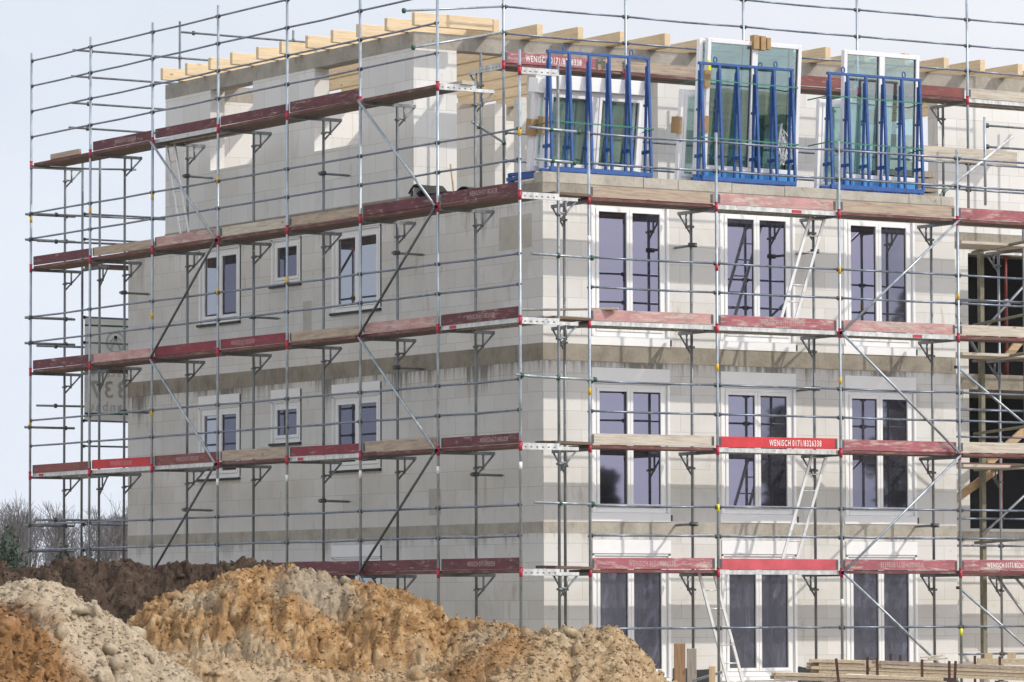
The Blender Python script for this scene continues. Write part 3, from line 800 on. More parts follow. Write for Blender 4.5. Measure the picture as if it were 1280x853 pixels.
# --- terrace scaffold in front of the top storey
TX0, TYP, TZ = 2.24, 4.0, 10.65
T = Scaffold('roof_edge_scaffold', (TX0, TYP, 8.39), 'upper scaffold with four thin guard rails standing on the roof terrace before the top storey', 'x', TYP)
for j in range(6):
    x = TX0+j*2.505
    T.standard(x, 0, 8.42, 12.85, [TZ], [(9.55, 'yellow')] if j == 4 else [], wedges=[TZ+d for d in (0.54, 1.0, 1.48, 2.0)])
    T.standard(x, 0.73, 8.42, TZ+0.28, [], [], 'steel_in')
    T.transom(x, TZ, True, light=(j == 0))
TT = ['maroon', 'wood', 'brownred', 'brownred', 'pale']
for c in range(5):
    x0, x1 = TX0+c*2.505, TX0+(c+1)*2.505
    for dz in (0.54, 1.0, 1.48, 2.0): T.rail(x0, x1, 0, TZ+dz)
    T.deck(x0, x1, TZ, 'wood' if c != 4 else 'alu')
    if c == 0:
        T.toe(x0, x0+2.0, TZ, 'pink', TXT, False, tx=0.42, h=0.20, size=0.15)
    else: T.toe(x0-(0.5 if c == 1 else 0), x1, TZ, TT[c], h=0.18)
    for dz in (0.62, 1.1): T.rail(x0, x1, 0, 8.39+dz, name='guardrail')
T.brace(TX0+1.6*2.505, 8.6, TX0+2.1*2.505, 9.8)
T.tube((9.95, 1.9, 8.62), (11.6, 1.9, 9.75), 'brace', 'steel_d', (0.05,), r=0.024)
T.standard(11.45, -1.5, 8.57, 10.15, [], [], 'steel')
for z in (9.62, 10.0): T.tube((11.45, 2.5, z), (14.5, 2.5, z), 'guardrail', 'steel_in', (0.02,), r=0.02, cm='coupler')
# tubes running from the gable's roof rails to the terrace rails
T.tube((0.02, 3.6, 11.37), (TX0, TYP, TZ+1.0), 'guardrail', 'steel', (0.0, 1.0), r=0.02)
T.tube((0.02, 3.3, 10.72), (TX0, TYP, TZ+0.56), 'guardrail', 'steel', (0.0, 1.0), r=0.02)
T.tube((0.73, 2.6, 9.45), (TX0, TYP-0.05, 9.3), 'tube', 'steel', (0.2, 0.95), r=0.022)

# --- rear scaffold
RYP = 17.05
RS = Scaffold('facade_scaffold', (0.9, RYP, 0), 'rear scaffold behind the far gable corner, dark against the sky with long roof rails', 'x', RYP, sgn=-1, inner=0.73)
xs = [0.88, 3.0, 5.56, 8.1, 10.6]
for i, x in enumerate(xs):
    RS.standard(x, 0, 0.03, 10.05 if i == 0 else 12.95, [], [], 'steel_in')
    RS.standard(x, 0.73, 0.03, 10.05, [], [], 'steel_in')
for i in range(len(xs)-1):
    for l in range(1, 5):
        RS.deck(xs[i], xs[i+1], 2*l, 'wood')
        for dz in (0.57, 1.06): RS.rail(xs[i], xs[i+1], 0, 2*l+dz)
for (z, x0) in ((12.74, 3.0), (12.23, 0.66), (11.72, 0.63), (11.20, 0.60), (10.72, 0.58)):
    RS.tube((x0, RYP, z), (10.6, RYP, z-0.02), 'guardrail', 'steel_in', [(0.04)] + [(x-x0)/(10.6-x0) for x in xs[1:-1] if x > x0+0.1], r=0.0215, cm='coupler')
for z in (9.05, 8.53, 6.5, 5.35, 3.15):
    RS.tube((0.1, 17.44, z), (3.4, 17.2, z), 'guardrail', 'steel_in', (0.12,), r=0.0215, cm='coupler')
for l in (1, 2, 3, 4):
    for x in xs[:2]: RS.transom(x, 2*l, True)
RS.tube((-0.05, 17.45, 10.0-0.06), (1.6, 16.2, 9.88), 'tube', 'steel_in', (), r=0.02)

# --- scaffold in the recess
Q = Scaffold('facade_scaffold', (13.5, 4.0, 0), 'shadowed scaffold deep in the recess at the right edge', 'x', 4.0)
for x in (11.03, 13.53, 16.03):
    Q.standard(x, 0, 0.03, 8.5, [2, 4, 6], [], 'steel_in'); Q.standard(x, 0.73, 0.03, 8.1, [], [], 'steel')
    for l in range(1, 5): Q.transom(x, 2*l, True)
for x in (13.18, 15.8):
    mb = MB(); mb.bar((x, 4.82, 0.02), (x, 4.82, 8.0), 0.09, 0.09, (1, 0, 0)); Q.part(mb, 'upright', M['olive'])
for c in range(2):
    x0 = 11.03+c*2.5
    for l in range(1, 5):
        Q.deck(x0, x0+2.5, 2*l, 'alu' if c else 'wood')
        for dz in (0.55, 1.05): Q.rail(x0, x0+2.5, 0.73, 2*l+dz-1.98+0.0 if l == 1 else 2*(l-1)+dz)
    Q.rail(x0, x0+2.5, 0, 7.0); Q.rail(x0, x0+2.5, 0, 5.0)
for (xa, za, xb, zb) in ((14.75, 8.0, 13.05, 6.5), (14.75, 4.05, 13.0, 2.75), (13.3, 2.0, 14.7, 0.5), (12.9, 6.1, 11.6, 7.9), (13.5, 2.2, 14.9, 0.9)):
    Q.tube((xa, 4.6, za), (xb, 4.6, zb), 'brace', 'steel', (), r=0.026)
for l in (2, 3, 4):
    for (ya, yb) in ((1.3, 4.7),):
        Q.tube((12.9, yb, 2*l-0.06), (11.9, ya, 2*l-0.06), 'ledger', 'olive', (), r=0.03)
        Q.tube((12.9, yb, 2*l-1.4), (11.9, ya, 2*l-1.35), 'ledger', 'olive', (), r=0.026)
        Q.part(MB().box((11.3, 3.0, 2*l-0.08), (12.95, 3.9, 2*l-0.03)), 'deck_board', M['toe_pale_0'])

def prop(x, y, z0, z1, label):
    t = Thing('steel_prop', (x, y, z0), label, 'prop')
    mb = MB(); mb.tube((x, y, z0+0.01), (x, y, z0+(z1-z0)*0.6), 0.036, 10); t.part(mb, 'outer_tube', M['redprop'], smooth=True)
    mb = MB(); mb.tube((x, y, z0+(z1-z0)*0.55), (x, y, z1-0.012), 0.028, 10); t.part(mb, 'inner_tube', M['redprop'], smooth=True)
    mb = MB(); mb.tube((x, y, z0+(z1-z0)*0.58), (x, y, z0+(z1-z0)*0.64), 0.05, 10); mb.bar((x-0.08, y-0.03, z0+(z1-z0)*0.61), (x+0.08, y-0.03, z0+(z1-z0)*0.61), 0.03, 0.1)
    t.part(mb, 'collar', M['steel_d'], smooth=True)
    mb = MB(); mb.box((x-0.07, y-0.07, z0), (x+0.07, y+0.07, z0+0.01)); mb.box((x-0.07, y-0.07, z1-0.011), (x+0.07, y+0.07, z1)); t.part(mb, 'end_plate', M['redprop'])
prop(13.28, 5.62, 5.757, 8.0, 'red-brown steel prop at the left jamb of the upper dark recess opening')
prop(14.25, 5.62, 2.832, 5.468, 'red steel prop with a bright grey collar in the lower dark recess opening')
prop(14.45, 5.66, 5.757, 8.0, 'red-brown steel prop standing in the middle of the upper recess opening')

def timber(name, a, b, w, h, mat, label, cat, group=None, up=(0, 0, 1)):
    mb = MB(); mb.bar(a, b, w, h, up)
    p = Vector(a).lerp(Vector(b), 0.0)
    o = mb.build(name, mat, None, origin=p, bevel=0.004); return tag(o, label, cat, group)
timber('raking_timber', (13.9, 4.95, 6.06), (15.0, 4.95, 7.2), 0.05, 0.16, M['rake'], 'pale raking timber leaning in the upper recess opening', 'timber')
timber('raking_timber', (13.4, 4.95, 4.07), (15.0, 4.95, 5.2), 0.05, 0.16, M['rake'], 'pale raking timber leaning in the lower recess opening', 'timber')
timber('raking_timber', (12.3, 4.95, 3.2), (13.6, 4.95, 3.96), 0.05, 0.15, M['rake'], 'pale timber slanting up under the recess scaffold deck beside the white wall', 'timber')

# ------------------------------------------------------------------ ladders
def ladder(p, q, wdir, label, w=0.30, rungs=None):
    p = Vector(p); q = Vector(q); wd = Vector(wdir).normalized()*w
    t = Thing('ladder', tuple(p), label, 'ladder')
    L = (q-p).length; d = (q-p).normalized()
    for s_ in (0, 1):
        mb = MB(); mb.bar(p+wd*s_, q+wd*s_, 0.026, 0.055, wd.normalized()); t.part(mb, 'stile', M['alu'], bevel=0.004)
    n = rungs or int(L/0.29)
    for i in range(n):
        c = p + d*(0.2+i*(L-0.3)/(n-1))
        mb = MB(); mb.tube(c, c+wd, 0.013, 6); t.part(mb, 'rung', M['alu'], smooth=True)
ladder((4.36, 0.42, 0.02), (3.70, 0.42, 2.10), (1, 0, 0), 'aluminium ladder leaning left below the lowest deck, at the bottom right of the dirt heap')
ladder((5.46, 0.55, 2.06), (6.16, 0.55, 4.02), (1, 0, 0), 'aluminium ladder leaning right under the bright red lettered toe board')
ladder((5.46, 0.55, 6.06), (6.16, 0.55, 8.02), (1, 0, 0), 'aluminium ladder between the upper two decks beside the middle top window')
ladder((0.42, 12.1, 8.06), (0.42, 12.75, 10.02), (0, -1, 0), 'aluminium ladder on the shaded gable scaffold below the roof deck')

# ------------------------------------------------------------------ window racks and the windows leaning on them
def rack(x0, x1, yf, label):
    t = Thing('window_rack', ((x0+x1)/2, yf, 8.395), label, 'rack', 'blue racks on the terrace edge')
    z0, z1 = 8.69, 10.60
    n = 6
    mb = MB()
    for i in range(n):
        x = x0+0.03+(x1-x0-0.06)*i/(n-1)
        mb = MB()
        mb.bar((x+0.02, yf, z0), (x+0.005, yf+0.06, z1), 0.048, 0.045, (0, 1, 0))
        mb.bar((x-0.01, yf+0.15, z0), (x-0.005, yf+0.09, z1-0.10), 0.042, 0.04, (0, 1, 0))
        mb.bar((x, yf+0.03, z0+1.15), (x, yf+0.19, z0+1.15), 0.03, 0.04); mb.bar((x, yf+0.02, z0+0.36), (x, yf+0.25, z0+0.36), 0.03, 0.06)
        t.part(mb, 'upright', M['blue'], bevel=0.004)
    mb = MB(); mb.bar((x0-0.01, yf+0.07, z1+0.022), (x1+0.01, yf+0.07, z1+0.022), 0.055, 0.045); t.part(mb, 'top_rail', M['blue'], bevel=0.004)
    mb = MB(); mb.bar((x0, yf, z0-0.035), (x1, yf, z0-0.035), 0.06, 0.075)
    mb.bar((x0, yf+0.30, z0-0.035), (x1, yf+0.30, z0-0.035), 0.06, 0.075); t.part(mb, 'base_rail', M['blue'], bevel=0.004)
    for x in (x0+0.05, x1-0.05):
        mb = MB(); mb.bar((x, yf-0.02, z0-0.10), (x, yf+1.35, z0-0.10), 0.09, 0.06)
        mb.bar((x, yf+0.55, z0-0.05), (x, yf+1.3, z0-0.02), 0.05, 0.06); mb.bar((x, yf+1.30, z0-0.16), (x, yf+1.30, z0-0.0), 0.07, 0.05, (0, 1, 0))
        for yy in (yf+0.03, yf+1.25):
            mb.box((x-0.04, yy-0.04, 8.394), (x+0.04, yy+0.04, z0-0.13))
        t.part(mb, 'base_arm', M['blue'], bevel=0.004)
    for i in range(5):
        x = x0+(x1-x0)*(i+0.5)/5
        mb = MB(); mb.box((x-0.03, yf-0.04, z0-0.10), (x+0.03, yf-0.015, z0-0.08)); t.part(mb, 'clip', M['blue'])
    for x in (x0+0.36, x1-0.34):
        mb = MB(); k = 10
        for i in range(k):
            a0, a1 = math.pi*2*i/k, math.pi*2*(i+1)/k
            mb.tube((x+0.035*math.cos(a0), yf+0.10, z1+0.10+0.05*math.sin(a0)), (x+0.035*math.cos(a1), yf+0.10, z1+0.10+0.05*math.sin(a1)), 0.011, 6)
        t.part(mb, 'lifting_eye', M['blue'])
    return t
YR = 1.80
r1 = rack(1.74, 3.78, YR, 'blue steel rack nearest the building corner carrying the lowest window unit')
r2 = rack(4.80, 6.76, YR, 'middle blue steel rack carrying the tallest window unit with a yellow sticker')
r3 = rack(7.50, 9.52, YR, 'blue steel rack at the right carrying a see-through unglazed-looking window unit')

def unit(name, x0, x1, z0, z1, yb, lean, label, box=0.0, cyan=0.0, thick=0.08, glass='glass_c', split=0.5, group=None, sashes=True, pads=(), film=True):
    """a window unit leaning towards the viewer's side; yb = back plane at the bottom, lean = shift in -y at the top"""
    t = Thing(name, ((x0+x1)/2, yb, z0), label, 'window', group)
    Ht = z1-z0
    up = Vector((0, -lean, Ht)); Ln = up.length; up.normalize(); nrm = Vector((1, 0, 0)).cross(up)   # points to +y, up
    nrm = Vector((0, up.z, -up.y))
    O = Vector((0, yb, z0))
    def BX(mb, a0, a1, c0, c1, d0, d1):
        mb.obox(O + Vector(((a0+a1)/2, 0, 0)) + up*((c0+c1)/2) + nrm*((d0+d1)/2), Vector(((a1-a0)/2, 0, 0)), nrm*((d1-d0)/2), up*((c1-c0)/2))
    fw = 0.075
    c0 = cyan; c1 = Ln-box
    fm = MB()
    BX(fm, x0, x0+fw, c0, c1, -thick, 0); BX(fm, x1-fw, x1, c0, c1, -thick, 0)
    BX(fm, x0+fw, x1-fw, c1-fw, c1, -thick, 0); BX(fm, x0+fw, x1-fw, c0, c0+fw, -thick, 0)
    t.part(fm, 'frame', M['film'] if film else M['white'], bevel=0.006)
    xm = x0+(x1-x0)*split
    mb = MB(); BX(mb, xm-0.06, xm+0.06, c0+fw+0.001, c1-fw-0.001, -thick-0.005, 0.0); t.part(mb, 'mullion', M['film'] if film else M['white'], bevel=0.006)
    for (a, b) in ((x0+fw, xm-0.06), (xm+0.06, x1-fw)):
        if sashes:
            sm = MB(); s = 0.055
            BX(sm, a+.001, a+s, c0+fw+.001, c1-fw-.001, -thick-0.018, -0.01); BX(sm, b-s, b-.001, c0+fw+.001, c1-fw-.001, -thick-0.018, -0.01)
            BX(sm, a+s, b-s, c1-fw-s, c1-fw-.001, -thick-0.018, -0.01); BX(sm, a+s, b-s, c0+fw+.001, c0+fw+s, -thick-0.018, -0.01)
            so_ = t.part(sm, 'sash', M['white'], bevel=0.004)
            pm = MB(); BX(pm, a+s-0.004, b-s+0.004, c0+fw+s-0.004, c1-fw-s+0.004, -0.055, -0.045); t.part(pm, 'pane', M[glass], so_)
            gm_ = MB(); BX(gm_, a+s, a+s+0.014, c0+fw+s, c1-fw-s, -0.062, -0.057); BX(gm_, b-s-0.014, b-s, c0+fw+s, c1-fw-s, -0.062, -0.057); t.part(gm_, 'gasket', M['joint'], so_)
        else:
            pm = MB(); BX(pm, a-0.004, b+0.004, c0+fw-0.004, c1-fw+0.004, -0.055, -0.045); t.part(pm, 'pane', M[glass])
            gm_ = MB(); BX(gm_, a, a+0.016, c0+fw, c1-fw, -0.064, -0.057); BX(gm_, b-0.016, b, c0+fw, c1-fw, -0.064, -0.057); t.part(gm_, 'gasket', M['joint'])
    if box:
        mb = MB(); BX(mb, x0-0.01, x1+0.01, c1+0.002, Ln, -thick-0.09, 0.09); t.part(mb, 'shutter_box', M['white'], bevel=0.006)
    if cyan:
        mb = MB(); BX(mb, x0+0.02, x1-0.02, 0.0, cyan-0.002, -thick+0.005, -0.005); t.part(mb, 'bottom_profile', M['cyan'])
    for (xp, c) in pads:
        mb = MB(); BX(mb, xp-0.06, xp+0.06, c-0.14, c+0.14, -thick-0.03, 0.03); t.part(mb, 'cardboard_pad', M['card'])
    return t, BX
YB = 2.33
ZB = 8.69
unit('window_unit', 1.86, 3.84, ZB, 10.27, YB, 0.21, 'white double window with a shutter box on top, leaning behind the left blue rack', box=0.24, pads=((1.86, 0.75),), thick=0.10)
unit('window_unit', 1.72, 3.70, ZB, 10.22, YB+0.17, 0.21, 'second white window with shutter box, stacked behind the front one on the left rack', box=0.24, thick=0.10, pads=((1.74, 0.72),))
t2, _ = unit('window_unit', 5.13, 7.11, ZB, 11.10, YB, 0.18, 'tall white balcony door unit with cardboard on its top, behind the middle blue rack', cyan=0.18, thick=0.09, sashes=False, pads=((5.13, 1.72), (5.13, 0.95)))
unit('window_unit', 5.04, 7.02, ZB, 11.10, YB+0.12, 0.18, 'tall white balcony door unit second in the stack on the middle rack', cyan=0.10, thick=0.09, sashes=False, film=False)
unit('window_unit', 4.83, 6.60, ZB, 10.25, YB+0.34, 0.16, 'shorter white window at the back of the stack on the middle rack', thick=0.09, film=False, pads=((4.79, 0.95),))
unit('window_unit', 8.08, 9.73, ZB, 11.10, YB, 0.09, 'tall white see-through window unit with two narrow lights, on the right rack', cyan=0.18, thick=0.09, sashes=False)
unit('window_unit', 7.72, 9.30, ZB, 10.25, YB+0.26, 0.10, 'lower white window standing behind the tall one on the right rack', thick=0.09, film=False)
# cardboard, sticker and the taped bundle on the tall unit
mb = MB(); mb.obox((6.10, 2.06, 11.08), Vector((0.055, 0, 0)), Vector((0, 0.06, 0)), Vector((0, 0.0, 0.12))); mb.obox((6.24, 2.05, 11.07), Vector((0.05, 0, 0)), Vector((0, 0.06, 0)), Vector((0, 0, 0.12))); mb.obox((6.36, 2.06, 11.07), Vector((0.04, 0, 0)), Vector((0, 0.06, 0)), Vector((0, 0, 0.10)))
t2.part(mb, 'cardboard_pad', M['card'])
t2.part(MB().obox((5.17, 2.09, 10.63), Vector((0.03, 0, 0)), Vector((0, 0.012, 0)), Vector((0, 0.0, 0.09))), 'sticker', M['yellow_tag'])
# crumpled white foil caught low in the right-hand light
mb = MB(); nf = 90; px_, pz_ = 6.95, 9.0
for i in range(nf+1):
    a_ = i*2.3+R.uniform(-.7, .7)
    px_ = min(7.0, max(6.3, px_+math.cos(a_)*0.12)); pz_ = 9.0+0.75*abs(math.sin(i*0.37))*R.uniform(0.3, 1.0)
    w_ = R.uniform(0.004, 0.016)
    mb.v += [(px_, 2.19+R.uniform(-.02, .02), pz_), (px_+w_, 2.19+R.uniform(-.02, .02), pz_+w_)]
for i in range(nf): mb.f.append((2*i, 2*i+1, 2*i+3, 2*i+2)); mb.m.append(0)
t2.part(mb, 'crumpled_foil', M['whitetape'])
# ratchet straps belong to the racks
for t, xa, xb, zz in ((r1, 1.74, 3.8, (9.45,)), (r2, 4.7, 6.8, (10.33, 9.35)), (r3, 7.4, 9.5, (10.22, 9.42))):
    for z in zz:
        mb = MB(); ym = YR-0.035
        mb.bar((xa, ym+0.55, z-0.03), (xa+0.06, ym, z), 0.004, 0.022); mb.bar((xa+0.06, ym, z), (xb, ym, z-0.02), 0.004, 0.022); mb.bar((xb, ym, z-0.02), (xb+0.03, ym+0.5, z-0.05), 0.004, 0.022)
        t.part(mb, 'strap', M['strap'])

# terrace odds and ends
o = MB().obox((11.62, 3.2, 9.53), Vector((1.12, 0.0, -0.005)), Vector((0, 0.02, 0)), Vector((0, 0, 0.125))).build('formwork_board', M['toe_pale_0'], None, origin=(11.62, 3.2, 9.53))
tag(o, 'long pale board held on edge behind the terrace guard rails, right of the blue racks', 'board')
for i in range(7):
    o = MB().box((-0.55, -0.5, 0), (0.55, 0.5, 0.11)).build('wooden_pallet', M['board_grey'], None)
    o.location = (11.05+R.uniform(-.04, .04), 4.6, 8.395+0.135*i); o.rotation_euler.z = R.uniform(-.04, .04)
    tag(o, 'grey wooden pallet in the stack on the terrace right of the blue racks', 'pallet', 'pallets stacked on the terrace')
# rolled roofing felt on the terrace edge
t = Thing('membrane_roll', (1.5, 5.2, 8.40), 'unrolled black roofing membrane with a pale underside lying on the roof edge', 'membrane')
mb = MB(); n = 24; wv = []
for i in range(n+1):
    y = 5.62-2.1*i/n
    z = 8.46+0.20*math.exp(-((i-3)/3.0)**2)+0.05*math.sin(i*0.7)*(0.4+i/n)*0.5
    for j in range(4):
        mb.v.append((1.32+0.16*j, y, z - 0.02*j*0 + 0.015*math.sin(i+j)))
for i in range(n):
    for j in range(3):
        k = i*4+j; mb.f.append((k, k+1, k+5, k+4)); mb.m.append(0)
ob = t.part(mb, 'sheet', M['membrane']); md = ob.modifiers.new('s', 'SOLIDIFY'); md.thickness = 0.012
mb = MB(); mb.tube((1.35, 5.6, 8.53), (1.75, 5.5, 8.53), 0.10, 14); t.part(mb, 'roll', M['membrane'], smooth=True)
mb = MB(); mb.tube((1.62, 4.6, 8.42), (1.62, 4.72, 8.98), 0.016, 8)
tag(mb.build('broom_handle', M['stake'], None, origin=(1.62, 4.6, 8.42)), 'thin wooden handle leaning upright on the roof corner', 'tool handle')

# loose boards on the decks
timber('loose_plank', (0.25, 1.35, 6.24), (1.9, 0.02, 6.24), 0.14, 0.03, M['toe_pale_0'], 'loose pale plank laid across the scaffold corner above the third deck', 'plank')

# ------------------------------------------------------------------ banner, seen from behind
BN = Thing('banner', (0.9, 17.2, 5.0), 'pale builder banner on the rear scaffold, its printing mirrored as seen from behind', 'banner')
BY = 17.16
BN.part(MB().box((0.99, BY, 5.08), (4.2, BY+0.003, 7.05)), 'cloth', M['banner'])
BN.part(MB().box((0.99, BY-0.004, 6.895), (4.2, BY-0.002, 6.93)), 'green_line', M['bannergreen'])
BN.part(MB().box((0.99, BY-0.004, 5.19), (4.2, BY-0.002, 5.225)), 'green_line', M['bannergreen'])
for (txt, size, x, z) in (('austadt', 0.26, 1.14, 5.93), ('337', 0.46, 1.10, 5.52), ('anbau', 0.26, 1.08, 5.26)):
    BN.part(text_mb(txt, size, (x, BY-0.005, z), (1, 0, 0), (0, 0, 1), mirror=True, spacing=1.25), 'lettering', M['print'])
mb = MB(); k = 28
def ring(cx, cz, r0, r1):
    for i in range(k):
        a0, a1 = 2*math.pi*i/k, 2*math.pi*(i+1)/k; n = len(mb.v)
        for (rr, a) in ((r0, a0), (r1, a0), (r1, a1), (r0, a1)): mb.v.append((cx+rr*math.cos(a), BY-0.005, cz+rr*math.sin(a)))
        mb.f.append((n, n+1, n+2, n+3)); mb.m.append(0)
ring(1.66, 6.60, 0.17, 0.215)
for (a, b) in (((-.10, -.14), (.02, .12)), ((.10, -.14), (-.02, .12)), ((-.12, .0), (.0, .12)), ((.0, .12), (.13, .02))):
    mb.bar((1.66+a[0], BY-0.005, 6.60+a[1]), (1.66+b[0], BY-0.005, 6.60+b[1]), 0.002, 0.045, (0, 0, 1))
BN.part(mb, 'emblem', M['print'])

# ------------------------------------------------------------------ heaps of earth
def vnoise(x, y, seed):
    xi = np.floor(x).astype(np.int64); yi = np.floor(y).astype(np.int64)
    fx = x-xi; fy = y-yi; fx = fx*fx*(3-2*fx); fy = fy*fy*(3-2*fy)
    def h(a, b):
        n = (a*374761393 + b*668265263 + seed*1442695041) & 0x7fffffff
        n = ((n ^ (n >> 13))*1274126177) & 0x7fffffff
        n = (n ^ (n >> 16)) & 0xffff
        return n/65535.0
    return (h(xi, yi)*(1-fx)+h(xi+1, yi)*fx)*(1-fy) + (h(xi, yi+1)*(1-fx)+h(xi+1, yi+1)*fx)*fy
def worley(x, y, seed):
    xi = np.floor(x).astype(np.int64); yi = np.floor(y).astype(np.int64)
    best = np.full(x.shape, 9.0); val = np.zeros(x.shape)
    for dx in (-1, 0, 1):
        for dy in (-1, 0, 1):
            a = xi+dx; b = yi+dy
            def h(s):
                n = (a*374761393 + b*668265263 + (seed+s)*1442695041) & 0x7fffffff
                n = ((n ^ (n >> 13))*1274126177) & 0x7fffffff
                return ((n ^ (n >> 16)) & 0xffff)/65535.0
            d = (a+h(1)-x)**2 + (b+h(2)-y)**2
            hh = h(3); m = d < best
            best = np.where(m, d, best); val = np.where(m, hh, val)
    return np.sqrt(best), val

def soil(name, cols, patches, clod=0.25):
    """cols: base dark / mid / light; patches: (object-space point xyz, radius, colour)"""
    m, nt, b, o = new_mat(name)
    n = noise_tex(nt, coord(nt), 7.0, 8, 0.72)
    c = ramp(nt, n, [(0.28, cols[0]), (0.5, cols[1]), (0.72, cols[2])])
    w1 = noise_tex(nt, coord(nt), 2.6, 9, 0.72, 0.9)
    tcn = nd(nt, 'ShaderNodeTexCoord')
    for (pt, rad, pc, amt) in patches:
        vm = nd(nt, 'ShaderNodeVectorMath', operation='DISTANCE'); vm.inputs[1].default_value = pt
        mpn = nd(nt, 'ShaderNodeMapping'); nt.links.new(tcn.outputs['Object'], mpn.inputs[0])
        mpn.inputs['Location'].default_value = (0, 0, 0)
        nt.links.new(mpn.outputs[0], vm.inputs[0])
        f = math_n(nt, 'SUBTRACT', rad, vm.outputs['Value'])
        f = math_n(nt, 'ADD', f, math_n(nt, 'MULTIPLY', math_n(nt, 'SUBTRACT', w1, 0.5), rad*2.2))
        f = maprange(nt, f, -0.16, 0.22, 0, amt)
        pcn = ramp(nt, n, [(0.3, tuple(x*0.62 for x in pc)), (0.7, tuple(min(1, x*1.15) for x in pc))])
        c = mixc(nt, f, c, pcn)
    sp = noise_tex(nt, coord(nt), 24.0, 6, 0.72)
    c = mixc(nt, maprange(nt, sp, 0.62, 0.78, 0, 0.30), c, tuple(x*0.6 for x in cols[0]))
    c = mixc(nt, maprange(nt, sp, 0.38, 0.28, 0, 0.45), c, tuple(min(1, x*1.35) for x in cols[2]))
    nt.links.new(c, b.inputs['Base Color']); b.inputs['Roughness'].default_value = 0.95
    try: b.inputs['Specular IOR Level'].default_value = 0.2
    except Exception: pass
    bump(nt, b, noise_tex(nt, coord(nt), 32.0, 7, 0.78), 1.0, 0.03)
    return m

